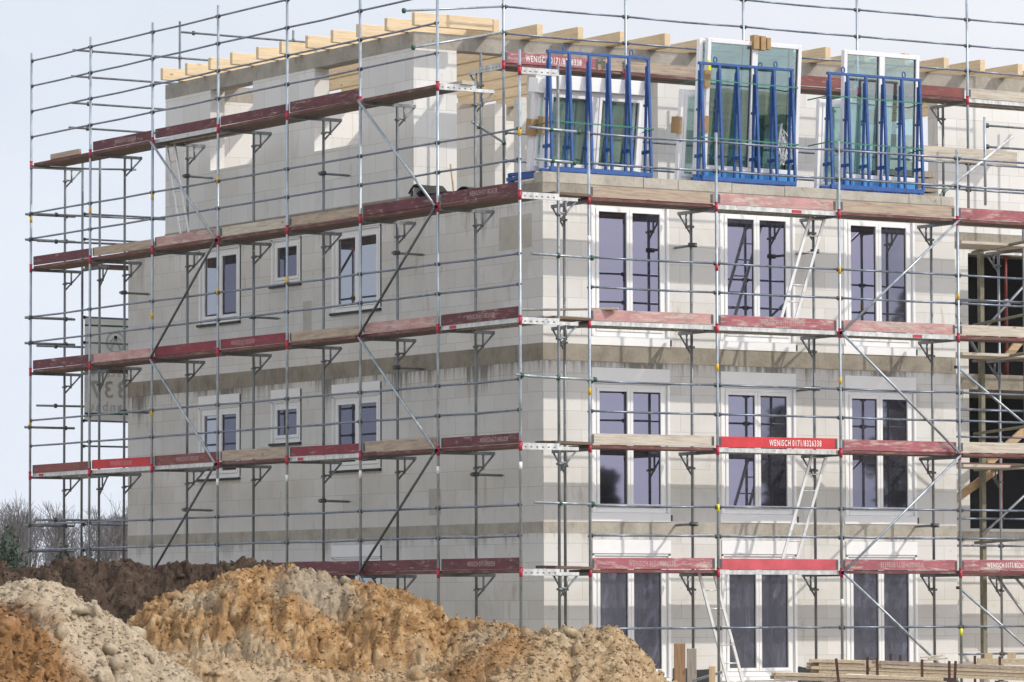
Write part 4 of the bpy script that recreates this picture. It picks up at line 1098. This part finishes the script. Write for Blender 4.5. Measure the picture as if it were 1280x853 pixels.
def heap(name, d0, prof, front, back, step, mat, label, seed, amps=(0.16, 0.07, 0.035, 0.016), lumps=500, lobes=(), ext=(2.2, 1.6), drop=0.04):
    """prof: (lateral metres, crest height) list; front/back: slope tangents"""
    ts = np.array([p[0] for p in prof]); zs = np.array([p[1] for p in prof])-drop
    t0, t1 = ts[0], ts[-1]
    nt_, ns = int((t1-t0)/step)+1, int((ext[0]+ext[1])/step)+1
    T_, S_ = np.meshgrid(np.linspace(t0, t1, nt_), np.linspace(-ext[0], ext[1], ns))
    warp = (vnoise(T_*1.1+3, S_*1.1+7, seed)-0.5)*0.5
    crest = np.interp(T_+warp*0.4*np.clip(np.abs(S_)*2, 0, 1), ts, zs)
    meander = (vnoise(T_*0.8+11, T_*0+2, seed+1)-0.5)*0.7
    s = S_-meander
    fall = np.where(s < 0, front*(np.sqrt(s*s+0.02)-0.14), back*(np.sqrt(s*s+0.02)-0.14))
    Z = crest - fall
    for (lt, ls, lr, lh) in lobes:
        Z = Z + lh*np.exp(-((T_-lt)**2+(S_-ls)**2)/(lr*lr))
    a0, a1, a2, a3 = amps
    wx = T_+0.22*(vnoise(T_*3.1, S_*3.1, seed+8)-0.5)+0.06*(vnoise(T_*11, S_*11, seed+18)-0.5)
    wy = S_+0.22*(vnoise(T_*3.1+9, S_*3.1, seed+9)-0.5)+0.06*(vnoise(T_*11+5, S_*11, seed+19)-0.5)
    keep = 0.22+0.78*np.clip(np.abs(s)/0.7, 0, 1)                    # the crest keeps its outline
    Z = Z + a0*(vnoise(wx*1.5, wy*1.5, seed+2)-0.5)*1.5*keep
    Z = Z + a0*0.38*(vnoise(wx*5.5, wy*1.3, seed+21)-0.5)*keep        # slumps running downhill
    amp = a0*0.66; fr = 3.1
    rough = 0.45+1.1*vnoise(T_*1.3+31, S_*1.3+17, seed+20)          # smooth slides next to cloddy patches
    for o_ in range(6):
        nz = vnoise(wx*fr+o_*7.3, wy*fr+o_*3.1, seed+30+o_)
        if o_ in (0, 1, 2, 4): nz = 1.5*np.sqrt(np.abs(2*nz-1)+0.01)-0.45   # rounded clods parted by sharp clefts                     # creases
        Z = Z + amp*(nz-0.5)*(rough if o_ else 1.0)*(keep if o_ < 2 else 1.0)
        amp *= 0.68; fr *= 2.03
    for (f_, a_, sd) in ((4.5, a1, 4), (10.0, a2, 5), (22.0, a3, 6)):
        w_, v_ = worley(wx*f_, wy*f_, seed+sd)
        r_ = 0.22+0.38*v_
        Z = Z + a_*0.20*(0.5+0.5*keep)*np.sqrt(np.clip(1-(w_/r_)**2, 0, 1))*np.clip(v_-0.35, 0, 1)*rough
    edge = np.minimum(1, np.minimum((T_-t0), (t1-T_))/0.15)
    Z = np.maximum(Z*np.clip(edge, 0, 1), -0.02)
    org = site((t0+t1)/2, d0, 0)
    X = org.x*0 + (T_-(t0+t1)/2)*LR.x + S_*H.x; Y = (T_-(t0+t1)/2)*LR.y + S_*H.y
    V = np.stack([X, Y, Z], -1).reshape(-1, 3)
    idx = np.arange(nt_*ns).reshape(ns, nt_)
    Fq = np.stack([idx[:-1, :-1], idx[:-1, 1:], idx[1:, 1:], idx[1:, :-1]], -1).reshape(-1, 4)
    # loose clods and crumbs, part of the heap's surface
    rs = np.random.RandomState(seed)
    base = np.array([(0.9,0,0.1),(-0.8,0.2,0),(0.1,0.95,-.1),(0,-0.85,0.15),(0.05,0.1,0.8),(0,0,-0.7)])
    fo = np.array([(0,2,4),(2,1,4),(1,3,4),(3,0,4),(2,0,5),(1,2,5),(3,1,5),(0,3,5)])
    LV = []; LF = []; off = len(V)
    for i in range(lumps):
        q = rs.randint(0, len(V)); p = V[q]
        if p[2] < 0.3: continue
        r = 0.006+0.022*rs.rand()**3.0
        jit = base*(1+0.5*(rs.rand(6, 1)-0.5))*r*np.array([1, 1, 0.8]) + (rs.rand(6, 3)-0.5)*r*0.5
        th = rs.rand()*6.28; c_, s_ = math.cos(th), math.sin(th)
        jj = jit.copy(); jj[:, 0] = jit[:, 0]*c_-jit[:, 1]*s_; jj[:, 1] = jit[:, 0]*s_+jit[:, 1]*c_
        LV.append(jj+p+np.array([0, 0, r*0.05])); LF.append(fo+off); off += 6
    g_ = (1+5**0.5)/2
    ico = np.array([(-1,g_,0),(1,g_,0),(-1,-g_,0),(1,-g_,0),(0,-1,g_),(0,1,g_),(0,-1,-g_),(0,1,-g_),(g_,0,-1),(g_,0,1),(-g_,0,-1),(-g_,0,1)])/1.902
    icf = np.array([(0,11,5),(0,5,1),(0,1,7),(0,7,10),(0,10,11),(1,5,9),(5,11,4),(11,10,2),(10,7,6),(7,1,8),(3,9,4),(3,4,2),(3,2,6),(3,6,8),(3,8,9),(4,9,5),(2,4,11),(6,2,10),(8,6,7),(9,8,1)])
    nclod = int(lumps*0.07); patch = vnoise(V[:, 0]*1.6+40, V[:, 1]*1.6+40, seed+50)
    for i in range(nclod):
        q = rs.randint(0, len(V)); p = V[q]
        if p[2] < 0.3 or rs.rand() > (patch[q]-0.25)*2.0: continue
        r = 0.022+0.075*rs.rand()**3.5
        jit = ico*(1+0.8*(rs.rand(12, 1)-0.5))*r*(0.6+0.7*rs.rand(1, 3)) + (rs.rand(12, 3)-0.5)*r*0.6
        LV.append(jit+p-np.array([0, 0, r*0.30])); LF.append(icf+off); off += 12
    me = bpy.data.meshes.new(name)
    AV = np.vstack([V]+LV); nq = len(Fq); tri = np.vstack(LF) if LF else np.zeros((0, 3), int)
    me.vertices.add(len(AV)); me.vertices.foreach_set('co', AV.astype(np.float32).ravel())
    loops = np.concatenate([Fq.ravel(), tri.ravel()]); me.loops.add(len(loops)); me.loops.foreach_set('vertex_index', loops.astype(np.int32))
    st = np.concatenate([np.arange(nq)*4, nq*4+np.arange(len(tri))*3]); tot = np.concatenate([np.full(nq, 4), np.full(len(tri), 3)])
    me.polygons.add(nq+len(tri)); me.polygons.foreach_set('loop_start', st.astype(np.int32)); me.polygons.foreach_set('loop_total', tot.astype(np.int32))
    me.materials.append(mat); me.update(calc_edges=True); me.validate()
    ob = bpy.data.objects.new(name, me); COL.objects.link(ob); ob.location = org
    tag(ob, label, 'dirt heap')
    return ob

def PX(u, v, d):
    return ((u-640)/FPX*d, 1.377+(763.8-v)/FPX*d)
def prof(d, pts): return [PX(u, v, d) for u, v in pts]
DARK = soil('DarkTopsoil', ((0.028, 0.018, 0.012), (0.068, 0.045, 0.030), (0.135, 0.094, 0.064)), ())
heap('dirt_heap', 62, prof(62, [(-160, 800), (-80, 712), (0, 703), (40, 698), (85, 689), (115, 698), (150, 694), (190, 703), (235, 700), (262, 706), (300, 697), (332, 699), (352, 716), (420, 775), (500, 850)]),
     0.55, 0.9, 0.026, DARK, 'long dark brown topsoil heap behind the lighter heaps', 11, drop=0.07, amps=(0.30, 0.22, 0.10, 0.045), lumps=17000, ext=(3.2, 2.4))
ORANGE = ((0.13, 0.064, 0.025), (0.385, 0.225, 0.097), (0.64, 0.48, 0.29))
PALE = (0.53, 0.42, 0.28); GREYP = (0.40, 0.34, 0.25); OCH = (0.33, 0.17, 0.065)
def loc_pt(d0, prf, u, v, s):
    t = PX(u, v, d0)[0] - (prf[0][0]+prf[-1][0])/2
    return tuple(LR*t + H*s + Vector((0, 0, PX(u, v, d0)[1])))
p_or = prof(45, [(60, 900), (120, 815), (165, 768), (182, 750), (205, 736), (240, 723), (280, 712), (325, 705), (365, 704), (405, 712), (440, 724), (480, 727), (512, 735), (540, 752), (562, 764), (600, 771), (640, 783), (700, 800), (780, 850), (850, 900)])
heap('dirt_heap', 45, p_or, 0.62, 0.9, 0.017, soil('OrangeSandySoil', ORANGE, (
    (loc_pt(45, p_or, 400, 735, -0.3), 0.42, GREYP, 0.85), (loc_pt(45, p_or, 300, 840, -1.7), 0.8, PALE, 0.7), (loc_pt(45, p_or, 540, 820, -1.3), 0.55, PALE, 0.7), (loc_pt(45, p_or, 255, 745, -0.5), 0.28, (0.50, 0.42, 0.30), 0.7), (loc_pt(45, p_or, 610, 800, -0.6), 0.3, GREYP, 0.6))),
     'big orange sandy soil heap in the middle of the foreground', 23, drop=0.05, amps=(0.24, 0.22, 0.09, 0.035), lumps=26000, lobes=((-1.2, -0.7, 0.28, 0.16), (0.3, -0.75, 0.3, 0.14)), ext=(2.6, 1.7))
p_pa = prof(38, [(-180, 860), (-90, 745), (-30, 726), (0, 722), (35, 719), (75, 723), (100, 742), (135, 760), (170, 785), (195, 803), (240, 835), (300, 880)])
heap('dirt_heap', 38, p_pa, 0.60, 0.9, 0.015, soil('PaleSand', ((0.26, 0.20, 0.135), (0.46, 0.37, 0.26), (0.62, 0.53, 0.40)), (
    (loc_pt(38, p_pa, 5, 830, -1.0), 0.72, OCH, 0.95), (loc_pt(38, p_pa, 75, 850, -1.1), 0.42, OCH, 0.9), (loc_pt(38, p_pa, 20, 775, -0.55), 0.18, (0.27, 0.10, 0.025), 0.9))),
     'pale sand heap with an orange lower flank at the left edge of the foreground', 31, amps=(0.17, 0.13, 0.06, 0.025), lumps=17000, ext=(2.1, 1.5))
p_rt = prof(41, [(420, 900), (500, 848), (560, 822), (610, 800), (650, 789), (690, 782), (725, 778), (762, 776), (778, 785), (798, 805), (824, 832), (850, 860), (890, 900)])
heap('dirt_heap', 41, p_rt, 0.62, 0.9, 0.016, soil('TanSoil', ((0.22, 0.135, 0.07), (0.46, 0.33, 0.19), (0.62, 0.49, 0.33)), (
    (loc_pt(41, p_rt, 560, 840, -0.6), 0.4, OCH, 0.8), (loc_pt(41, p_rt, 640, 815, -0.4), 0.3, (0.40, 0.20, 0.07), 0.75), (loc_pt(41, p_rt, 700, 800, -0.3), 0.3, PALE, 0.6))),
     'smaller tan soil heap ending the row on the right, in front of the ladder', 47, amps=(0.18, 0.14, 0.06, 0.025), lumps=17000, ext=(1.9, 1.5))
p_fr = prof(39, [(60, 900), (120, 860), (160, 838), (210, 822), (270, 818), (340, 826), (420, 832), (500, 838), (560, 846), (640, 860), (720, 900)])
heap('dirt_heap', 39, p_fr, 0.58, 0.9, 0.016, soil('MixedPaleSoil', ((0.26, 0.15, 0.07), (0.46, 0.32, 0.18), (0.62, 0.50, 0.34)), (
    (loc_pt(39, p_fr, 200, 845, -0.2), 0.22, (0.22, 0.19, 0.15), 0.8), (loc_pt(39, p_fr, 330, 845, -0.2), 0.35, PALE, 0.7), (loc_pt(39, p_fr, 450, 850, -0.2), 0.3, OCH, 0.7))),
     'low mixed pale and orange soil heap along the bottom edge of the picture', 59, amps=(0.20, 0.15, 0.06, 0.025), lumps=14000, ext=(1.6, 1.5))

# ------------------------------------------------------------------ timber stacks and stakes at the bottom right
def sp(u, v, d): t, z = PX(u, v, d); return site(t, d, z)
def stack(ul, ur, vtop, d, n_lay, n_wide, tilt, label, group, th=0.043, wd=0.16, seed=0):
    rr = random.Random(seed)
    L0 = sp(ul, vtop, d); Lv = (sp(ur, vtop, d)-L0).length
    dirv = (LR*1.0 + Vector((0, 0, -tilt))).normalized(); side = H
    upv = Vector((0, 0, 1))
    for i in range(n_lay):
        for j in range(n_wide):
            e0 = rr.uniform(-0.10, 0.12); e1 = rr.uniform(-0.12, 0.12)
            a = L0 + dirv*e0 - upv*(i*(th+0.006)+rr.uniform(0, 0.003)) + side*(j*(wd+0.01)+rr.uniform(-0.012, 0.012)); b = a + dirv*(Lv+e1-e0)
            mb = MB(); mb.bar(a, b, wd, th); c = (a+b)/2
            mt = M['board_x'] if rr.random() < 0.7 else M['toe_wood_0']
            tag(mb.build('timber_board', mt, None, origin=c), label, 'board', group)
    # bearers under the stack
    zb = L0.z - n_lay*(th+0.006)
    for q in (0.18, 0.8):
        p = L0 + dirv*(Lv*q); zz = p.z - n_lay*(th+0.006) + 0.008
        mb = MB(); mb.box((-0.06, -0.1, 0), (0.06, n_wide*(wd+.01), zz)); o = mb.build('timber_bearer', M['board_grey'], None); o.location = (p.x, p.y, 0); o.rotation_euler.z = -YAW
        tag(o, 'grey timber bearer under the %s end of the %s board stack' % ('left' if q < 0.5 else 'right', 'front' if 'front' in label else 'left rear' if 'rear' in label else 'long middle'), 'bearer')
stack(1016, 1112, 826.5, 61, 4, 3, 0.030, 'sawn board in the left rear stack of pale boards at the bottom right', 'boards in the left rear stack', seed=1)
stack(1088, 1292, 828.5, 59.5, 4, 3, 0.042, 'sawn board in the long middle stack of pale boards between the rusty stakes', 'boards in the long middle stack', seed=2)
stack(972, 1175, 843, 57, 2, 3, 0.035, 'sawn board in the front stack of boards along the bottom edge', 'boards in the front stack', seed=3)
for n_, (u, v0, d, tl, lb) in enumerate(((1043, 824, 56.6, 0.10, 'rusty steel stake tilting left before the board stacks, leftmost of the stakes'), (1082, 822, 59.2, 0.0, 'rusty stake, left one of the first upright pair holding the boards'), (1094, 823, 59.1, 0.02, 'rusty stake, right one of the first upright pair holding the boards'),
        (1150, 825.5, 57.0, 0.0, 'dark rusty stake standing alone and tallest before the middle of the boards'), (1184, 827.5, 59.0, 0.0, 'rusty stake, left one of the right-hand pair'), (1192, 827.5, 59.0, -0.05, 'rusty stake, right one of the right-hand pair, slightly tilted'),
        (1111, 818, 61.5, 0.0, 'short rusty stake top showing behind the boards, left of two'), (1123, 820, 61.5, 0.0, 'short rusty stake top showing behind the boards, right of two'), (1216, 821, 61.6, 0.0, 'rusty stake top by the wooden trestle, left of two'), (1247, 822, 61.6, 0.0, 'rusty stake top by the wooden trestle, right of two'))):
    top = sp(u, v0, d); bot = Vector((top.x, top.y, 0.0)) + LR*tl*top.z
    mb = MB(); mb.bar(bot, top, 0.034, 0.03, H); mb.bar(bot+H*0.02+LR*0.014, top+H*0.02+LR*0.014, 0.006, 0.04, H)
    tag(mb.build('steel_stake', M['rust'], None, origin=bot), lb, 'stake')
# trestle of squared timber behind the stacks, a few pale offcuts
p = sp(1217, 827, 62)
t = Thing('timber_trestle', tuple(Vector((p.x, p.y, 0))), 'pale squared timber trestle with two blocks on top at the lower right corner', 'trestle')
mb = MB(); a = sp(1219, 828, 62); b = sp(1300, 829, 62); mb.bar(a, b, 0.10, 0.085); t.part(mb, 'beam', M['board_x'])
for u in (1233, 1262):
    q = sp(u, 821.0, 62); mb = MB(); mb.bar(q-LR*0.055, q+LR*0.055, 0.1, 0.075); t.part(mb, 'block', M['stake'])
for u in (1228, 1290):
    q = sp(u, 834, 62); mb = MB(); mb.box((q.x-0.05, q.y-0.05, 0), (q.x+0.05, q.y+0.05, q.z)); t.part(mb, 'leg', M['board_grey'])
for i, (u0, v0, u1, v1, lb) in enumerate(((1148, 823, 1176, 820.5, 'splintered white offcut lying upper left on the middle board stack'), (1152, 827, 1182, 824, 'splintered white offcut lying lowest on the middle board stack'), (1158, 825, 1172, 822, 'short splintered white offcut between two longer ones on the middle board stack'))):
    timber('timber_offcut', sp(u0, v0, 59.9), sp(u1, v1, 59.9), 0.10, 0.02, M['toe_pale_0'], lb, 'offcut')
# posts by the wall
def post(u0, u1, v, d, dp, mat, label, name='timber_post'):
    a = sp(u0, v, d); b = sp(u1, v, d); wdt = (b-a).length; c = (a+b)/2
    mb = MB(); mb.box((-wdt/2, -dp/2, 0), (wdt/2, dp/2, c.z)); o = mb.build(name, mat, None, bevel=0.006); o.location = (c.x, c.y, 0); o.rotation_euler.z = -YAW
    tag(o, label, 'post')
post(841, 855, 804.5, 62, 0.06, M['post'], 'brown plank post upright beside the right-hand soil heap')
post(857, 869, 811, 62.6, 0.05, M['board_grey'], 'weathered grey plank post upright next to the brown one')
post(884.5, 892.5, 833, 60, 0.07, M['stake'], 'short pale square stake left of the ladder foot', 'timber_stake')
a = sp(866, 846, 61); mb = MB(); mb.obox(a+LR*0.18, LR*0.2+Vector((0, 0, 0.06)), H*0.2, Vector((0, 0, 0.015)))
tag(mb.build('sheet_offcut', M['steel_in'], None, origin=a), 'grey sheet offcut lying tilted between the posts', 'sheet')

# ------------------------------------------------------------------ trees far behind
twig = simple('BareTwigs', (0.115, 0.105, 0.105), 0.9, 0, 0.2, 2); bark = simple('GreyBark', (0.12, 0.105, 0.095), 0.9, 0, 0.25, 3)
def bare_tree_meshes(seed, hgt, spread):
    rr = random.Random(seed); tr = MB(); cr = MB()
    def grow(p, d, L, r, lev, mb):
        q = p + d*L
        mb.tube(p, q, r, 5 if lev < 2 else 3, r*0.68)
        if lev >= 6: return
        n = 2 if lev < 1 else rr.choice((2, 3, 3))
        for _ in range(n):
            ax = Vector((rr.gauss(0, 1), rr.gauss(0, 1), rr.gauss(0, 1))).normalized()
            nd_ = (d + ax*spread*rr.uniform(0.5, 1.1) + Vector((0, 0, 0.16))).normalized()
            s_ = p + d*L*rr.uniform(0.6, 1.0)
            grow(s_ if lev else q, nd_, L*rr.uniform(0.62, 0.86), max(r*0.60, 0.011), lev+1, cr if lev >= 1 else tr)
    grow(Vector((0, 0, 0)), Vector((rr.uniform(-.05, .05), rr.uniform(-.05, .05), 1)).normalized(), hgt*0.26, hgt*0.018, 0, tr)
    def me(mb, nm, mat):
        m = bpy.data.meshes.new(nm); m.from_pydata(mb.v, [], mb.f); m.materials.append(mat); m.update(); return m
    return me(tr, 'trunk', bark), me(cr, 'crown', twig)
protos = [bare_tree_meshes(s, 10, sp_) for s, sp_ in ((3, 0.62), (8, 0.75), (15, 0.55))]
def tree(u, vtop, d, k, label, group=None):
    tz = PX(u, vtop, d)[1]
    p = site(PX(u, vtop, d)[0], d, 0)
    o = thing('bare_tree', tuple(p), label, 'tree', group)
    hm = max(v.co.z for v in protos[k][1].vertices); s_ = tz/hm
    o.scale = (s_, s_, s_); o.rotation_euler.z = R.uniform(0, 6.28)
    for me, nm in zip(protos[k], ('trunk', 'crown')):
        c = bpy.data.objects.new(nm, me); COL.objects.link(c); c.parent = o
G1 = 'hazy bare trees on the horizon at the left'
LB = 'bare violet tree in the hazy row on the horizon at the left'
for i in range(26):
    tree(-30+8*i+R.uniform(-5, 5), 633+R.uniform(-9, 10), 330+R.uniform(-30, 60), i % 3, LB, G1)
for i in range(22):
    tree(-25+9.5*i+R.uniform(-4, 4), 664+R.uniform(-8, 8), 300+R.uniform(-20, 20), i % 3, 'low bare shrub in the dense undergrowth below the hazy trees at the left', 'bare undergrowth at the left')
tree(140, 613, 150, 1, 'near bare tree with crooked branches at the lower left building corner')
tree(3, 610, 140, 2, 'bare shrubby tree with thin upright twigs at the left picture edge')
tree(24, 622, 146, 0, 'second bare shrubby tree with upright twigs, just right of the one at the left edge')
tree(172, 640, 170, 0, 'bare tree half hidden behind the lower left building corner')
def bush(u0, u1, v, d, label, seed, col):
    rr = random.Random(seed); mb = MB()
    a = site(PX(u0, v, d)[0], d); b = site(PX(u1, v, d)[0], d); top = PX(u0, v, d)[1]; wdt = (b-a).length; c = (a+b)/2
    for i in range(17000):
        x = rr.gauss(0, 0.30); y = rr.gauss(0, 0.30); z = rr.random()
        lump = 0.72+0.28*math.sin(x*9+seed)*math.cos(y*7+seed*2)
        if (x*x+y*y)*2.4 + (z/lump)**3.2 > 1.0: continue
        P_ = Vector((x*wdt, y*wdt, z*top)); r = rr.uniform(0.05, 0.12)
        a1 = Vector((rr.gauss(0, 1), rr.gauss(0, 1), rr.gauss(0, 1)+0.6)).normalized()*r; a2 = a1.cross(Vector((rr.gauss(0, 1), rr.gauss(0, 1), rr.gauss(0, 1)))).normalized()*r*0.35
        n = len(mb.v); mb.v += [tuple(P_-a1), tuple(P_+a2), tuple(P_+a1), tuple(P_-a2)]; mb.f.append((n, n+1, n+2, n+3)); mb.m.append(0)
    t = Thing('evergreen_bush', tuple(c), label, 'bush')
    o = mb.build('foliage', simple('BushGreen%d' % seed, col, 0.7, 0, 0.4, 1.5), t.o)
    st = MB()
    for i in range(5): st.tube((rr.uniform(-.1, .1), rr.uniform(-.1, .1), 0), (rr.gauss(0, wdt*0.15), rr.gauss(0, wdt*0.15), top*0.7), 0.03, 5, 0.01)
    st.build('stem', bark, t.o)
bush(-45, 66, 653, 130, 'dark evergreen bush at the left picture edge behind the dark soil', 5, (0.035, 0.055, 0.035))
bush(55, 125, 671, 133, 'lower dark evergreen bush behind the left end of the scaffold', 9, (0.032, 0.050, 0.035))
bush(150, 200, 664, 135, 'dark evergreen bush half hidden behind the lower left building corner', 12, (0.034, 0.050, 0.034))

# added trees, unseen behind the viewer, placed to darken the window reflections
def reflection_tree(x, y, hgt, wdt, label, seed):
    rr = random.Random(seed); mb = MB()
    for i in range(5200):
        z = rr.uniform(0.12, 1.0); w_ = wdt*(1.08-z)**0.6*(0.8+0.2*math.sin(z*23+seed))
        a = rr.uniform(0, 6.283); q = math.sqrt(rr.random())*w_*(0.75+0.25*math.sin(a*5+z*9))
        P_ = Vector((q*math.cos(a), q*math.sin(a), z*hgt)); r = rr.uniform(0.12, 0.34)
        a1 = Vector((rr.gauss(0, 1), rr.gauss(0, 1), rr.gauss(0, .6))).normalized()*r; a2 = a1.cross(Vector((rr.gauss(0, 1), rr.gauss(0, 1), rr.gauss(0, 1)))).normalized()*r*0.5
        n = len(mb.v); mb.v += [tuple(P_-a1), tuple(P_+a2), tuple(P_+a1), tuple(P_-a2)]; mb.f.append((n, n+1, n+2, n+3)); mb.m.append(0)
    t = Thing('evergreen_tree', (x, y, 0), label, 'tree')
    mb.build('crown', simple('FarGreen%d' % seed, (0.035, 0.05, 0.03), 0.8, 0, 0.4, 0.8), t.o)
    st = MB(); st.tube((0, 0, 0), (0, 0, hgt*0.8), hgt*0.018, 6, 0.03); st.build('trunk', bark, t.o)
reflection_tree(64.5, -70.0, 13.5, 3.6, 'tall dark tree across the site, mirrored in the windows nearest the right edge', 71)
reflection_tree(60.2, -72.5, 9.0, 2.6, 'smaller dark tree across the site, mirrored in the middle windows', 72)
reflection_tree(54.5, -76.5, 6.6, 2.4, 'lowest dark tree across the site, mirrored in the windows nearest the corner', 73)

# ------------------------------------------------------------------ hazy air over the site
hm, hnt, hb, ho = new_mat('HazyAir'); hnt.nodes.remove(hb)
pv = nd(hnt, 'ShaderNodeVolumePrincipled'); pv.inputs['Color'].default_value = (0.88, 0.92, 1.0, 1); pv.inputs['Density'].default_value = 0.00012; pv.inputs['Anisotropy'].default_value = 0.2
hnt.links.new(pv.outputs[0], ho.inputs['Volume'])
c0 = site(-75, -6); cs = [site(-75, -6), site(75, -6), site(75, 440), site(-75, 440)]
mb = MB()
mb.v = [(p.x, p.y, -1.0) for p in cs] + [(p.x, p.y, 22.0) for p in cs]
mb.f = [(3, 2, 1, 0), (4, 5, 6, 7), (0, 1, 5, 4), (1, 2, 6, 5), (2, 3, 7, 6), (3, 0, 4, 7)]; mb.m = [0]*6
tag(mb.build('haze', hm), kind='stuff')
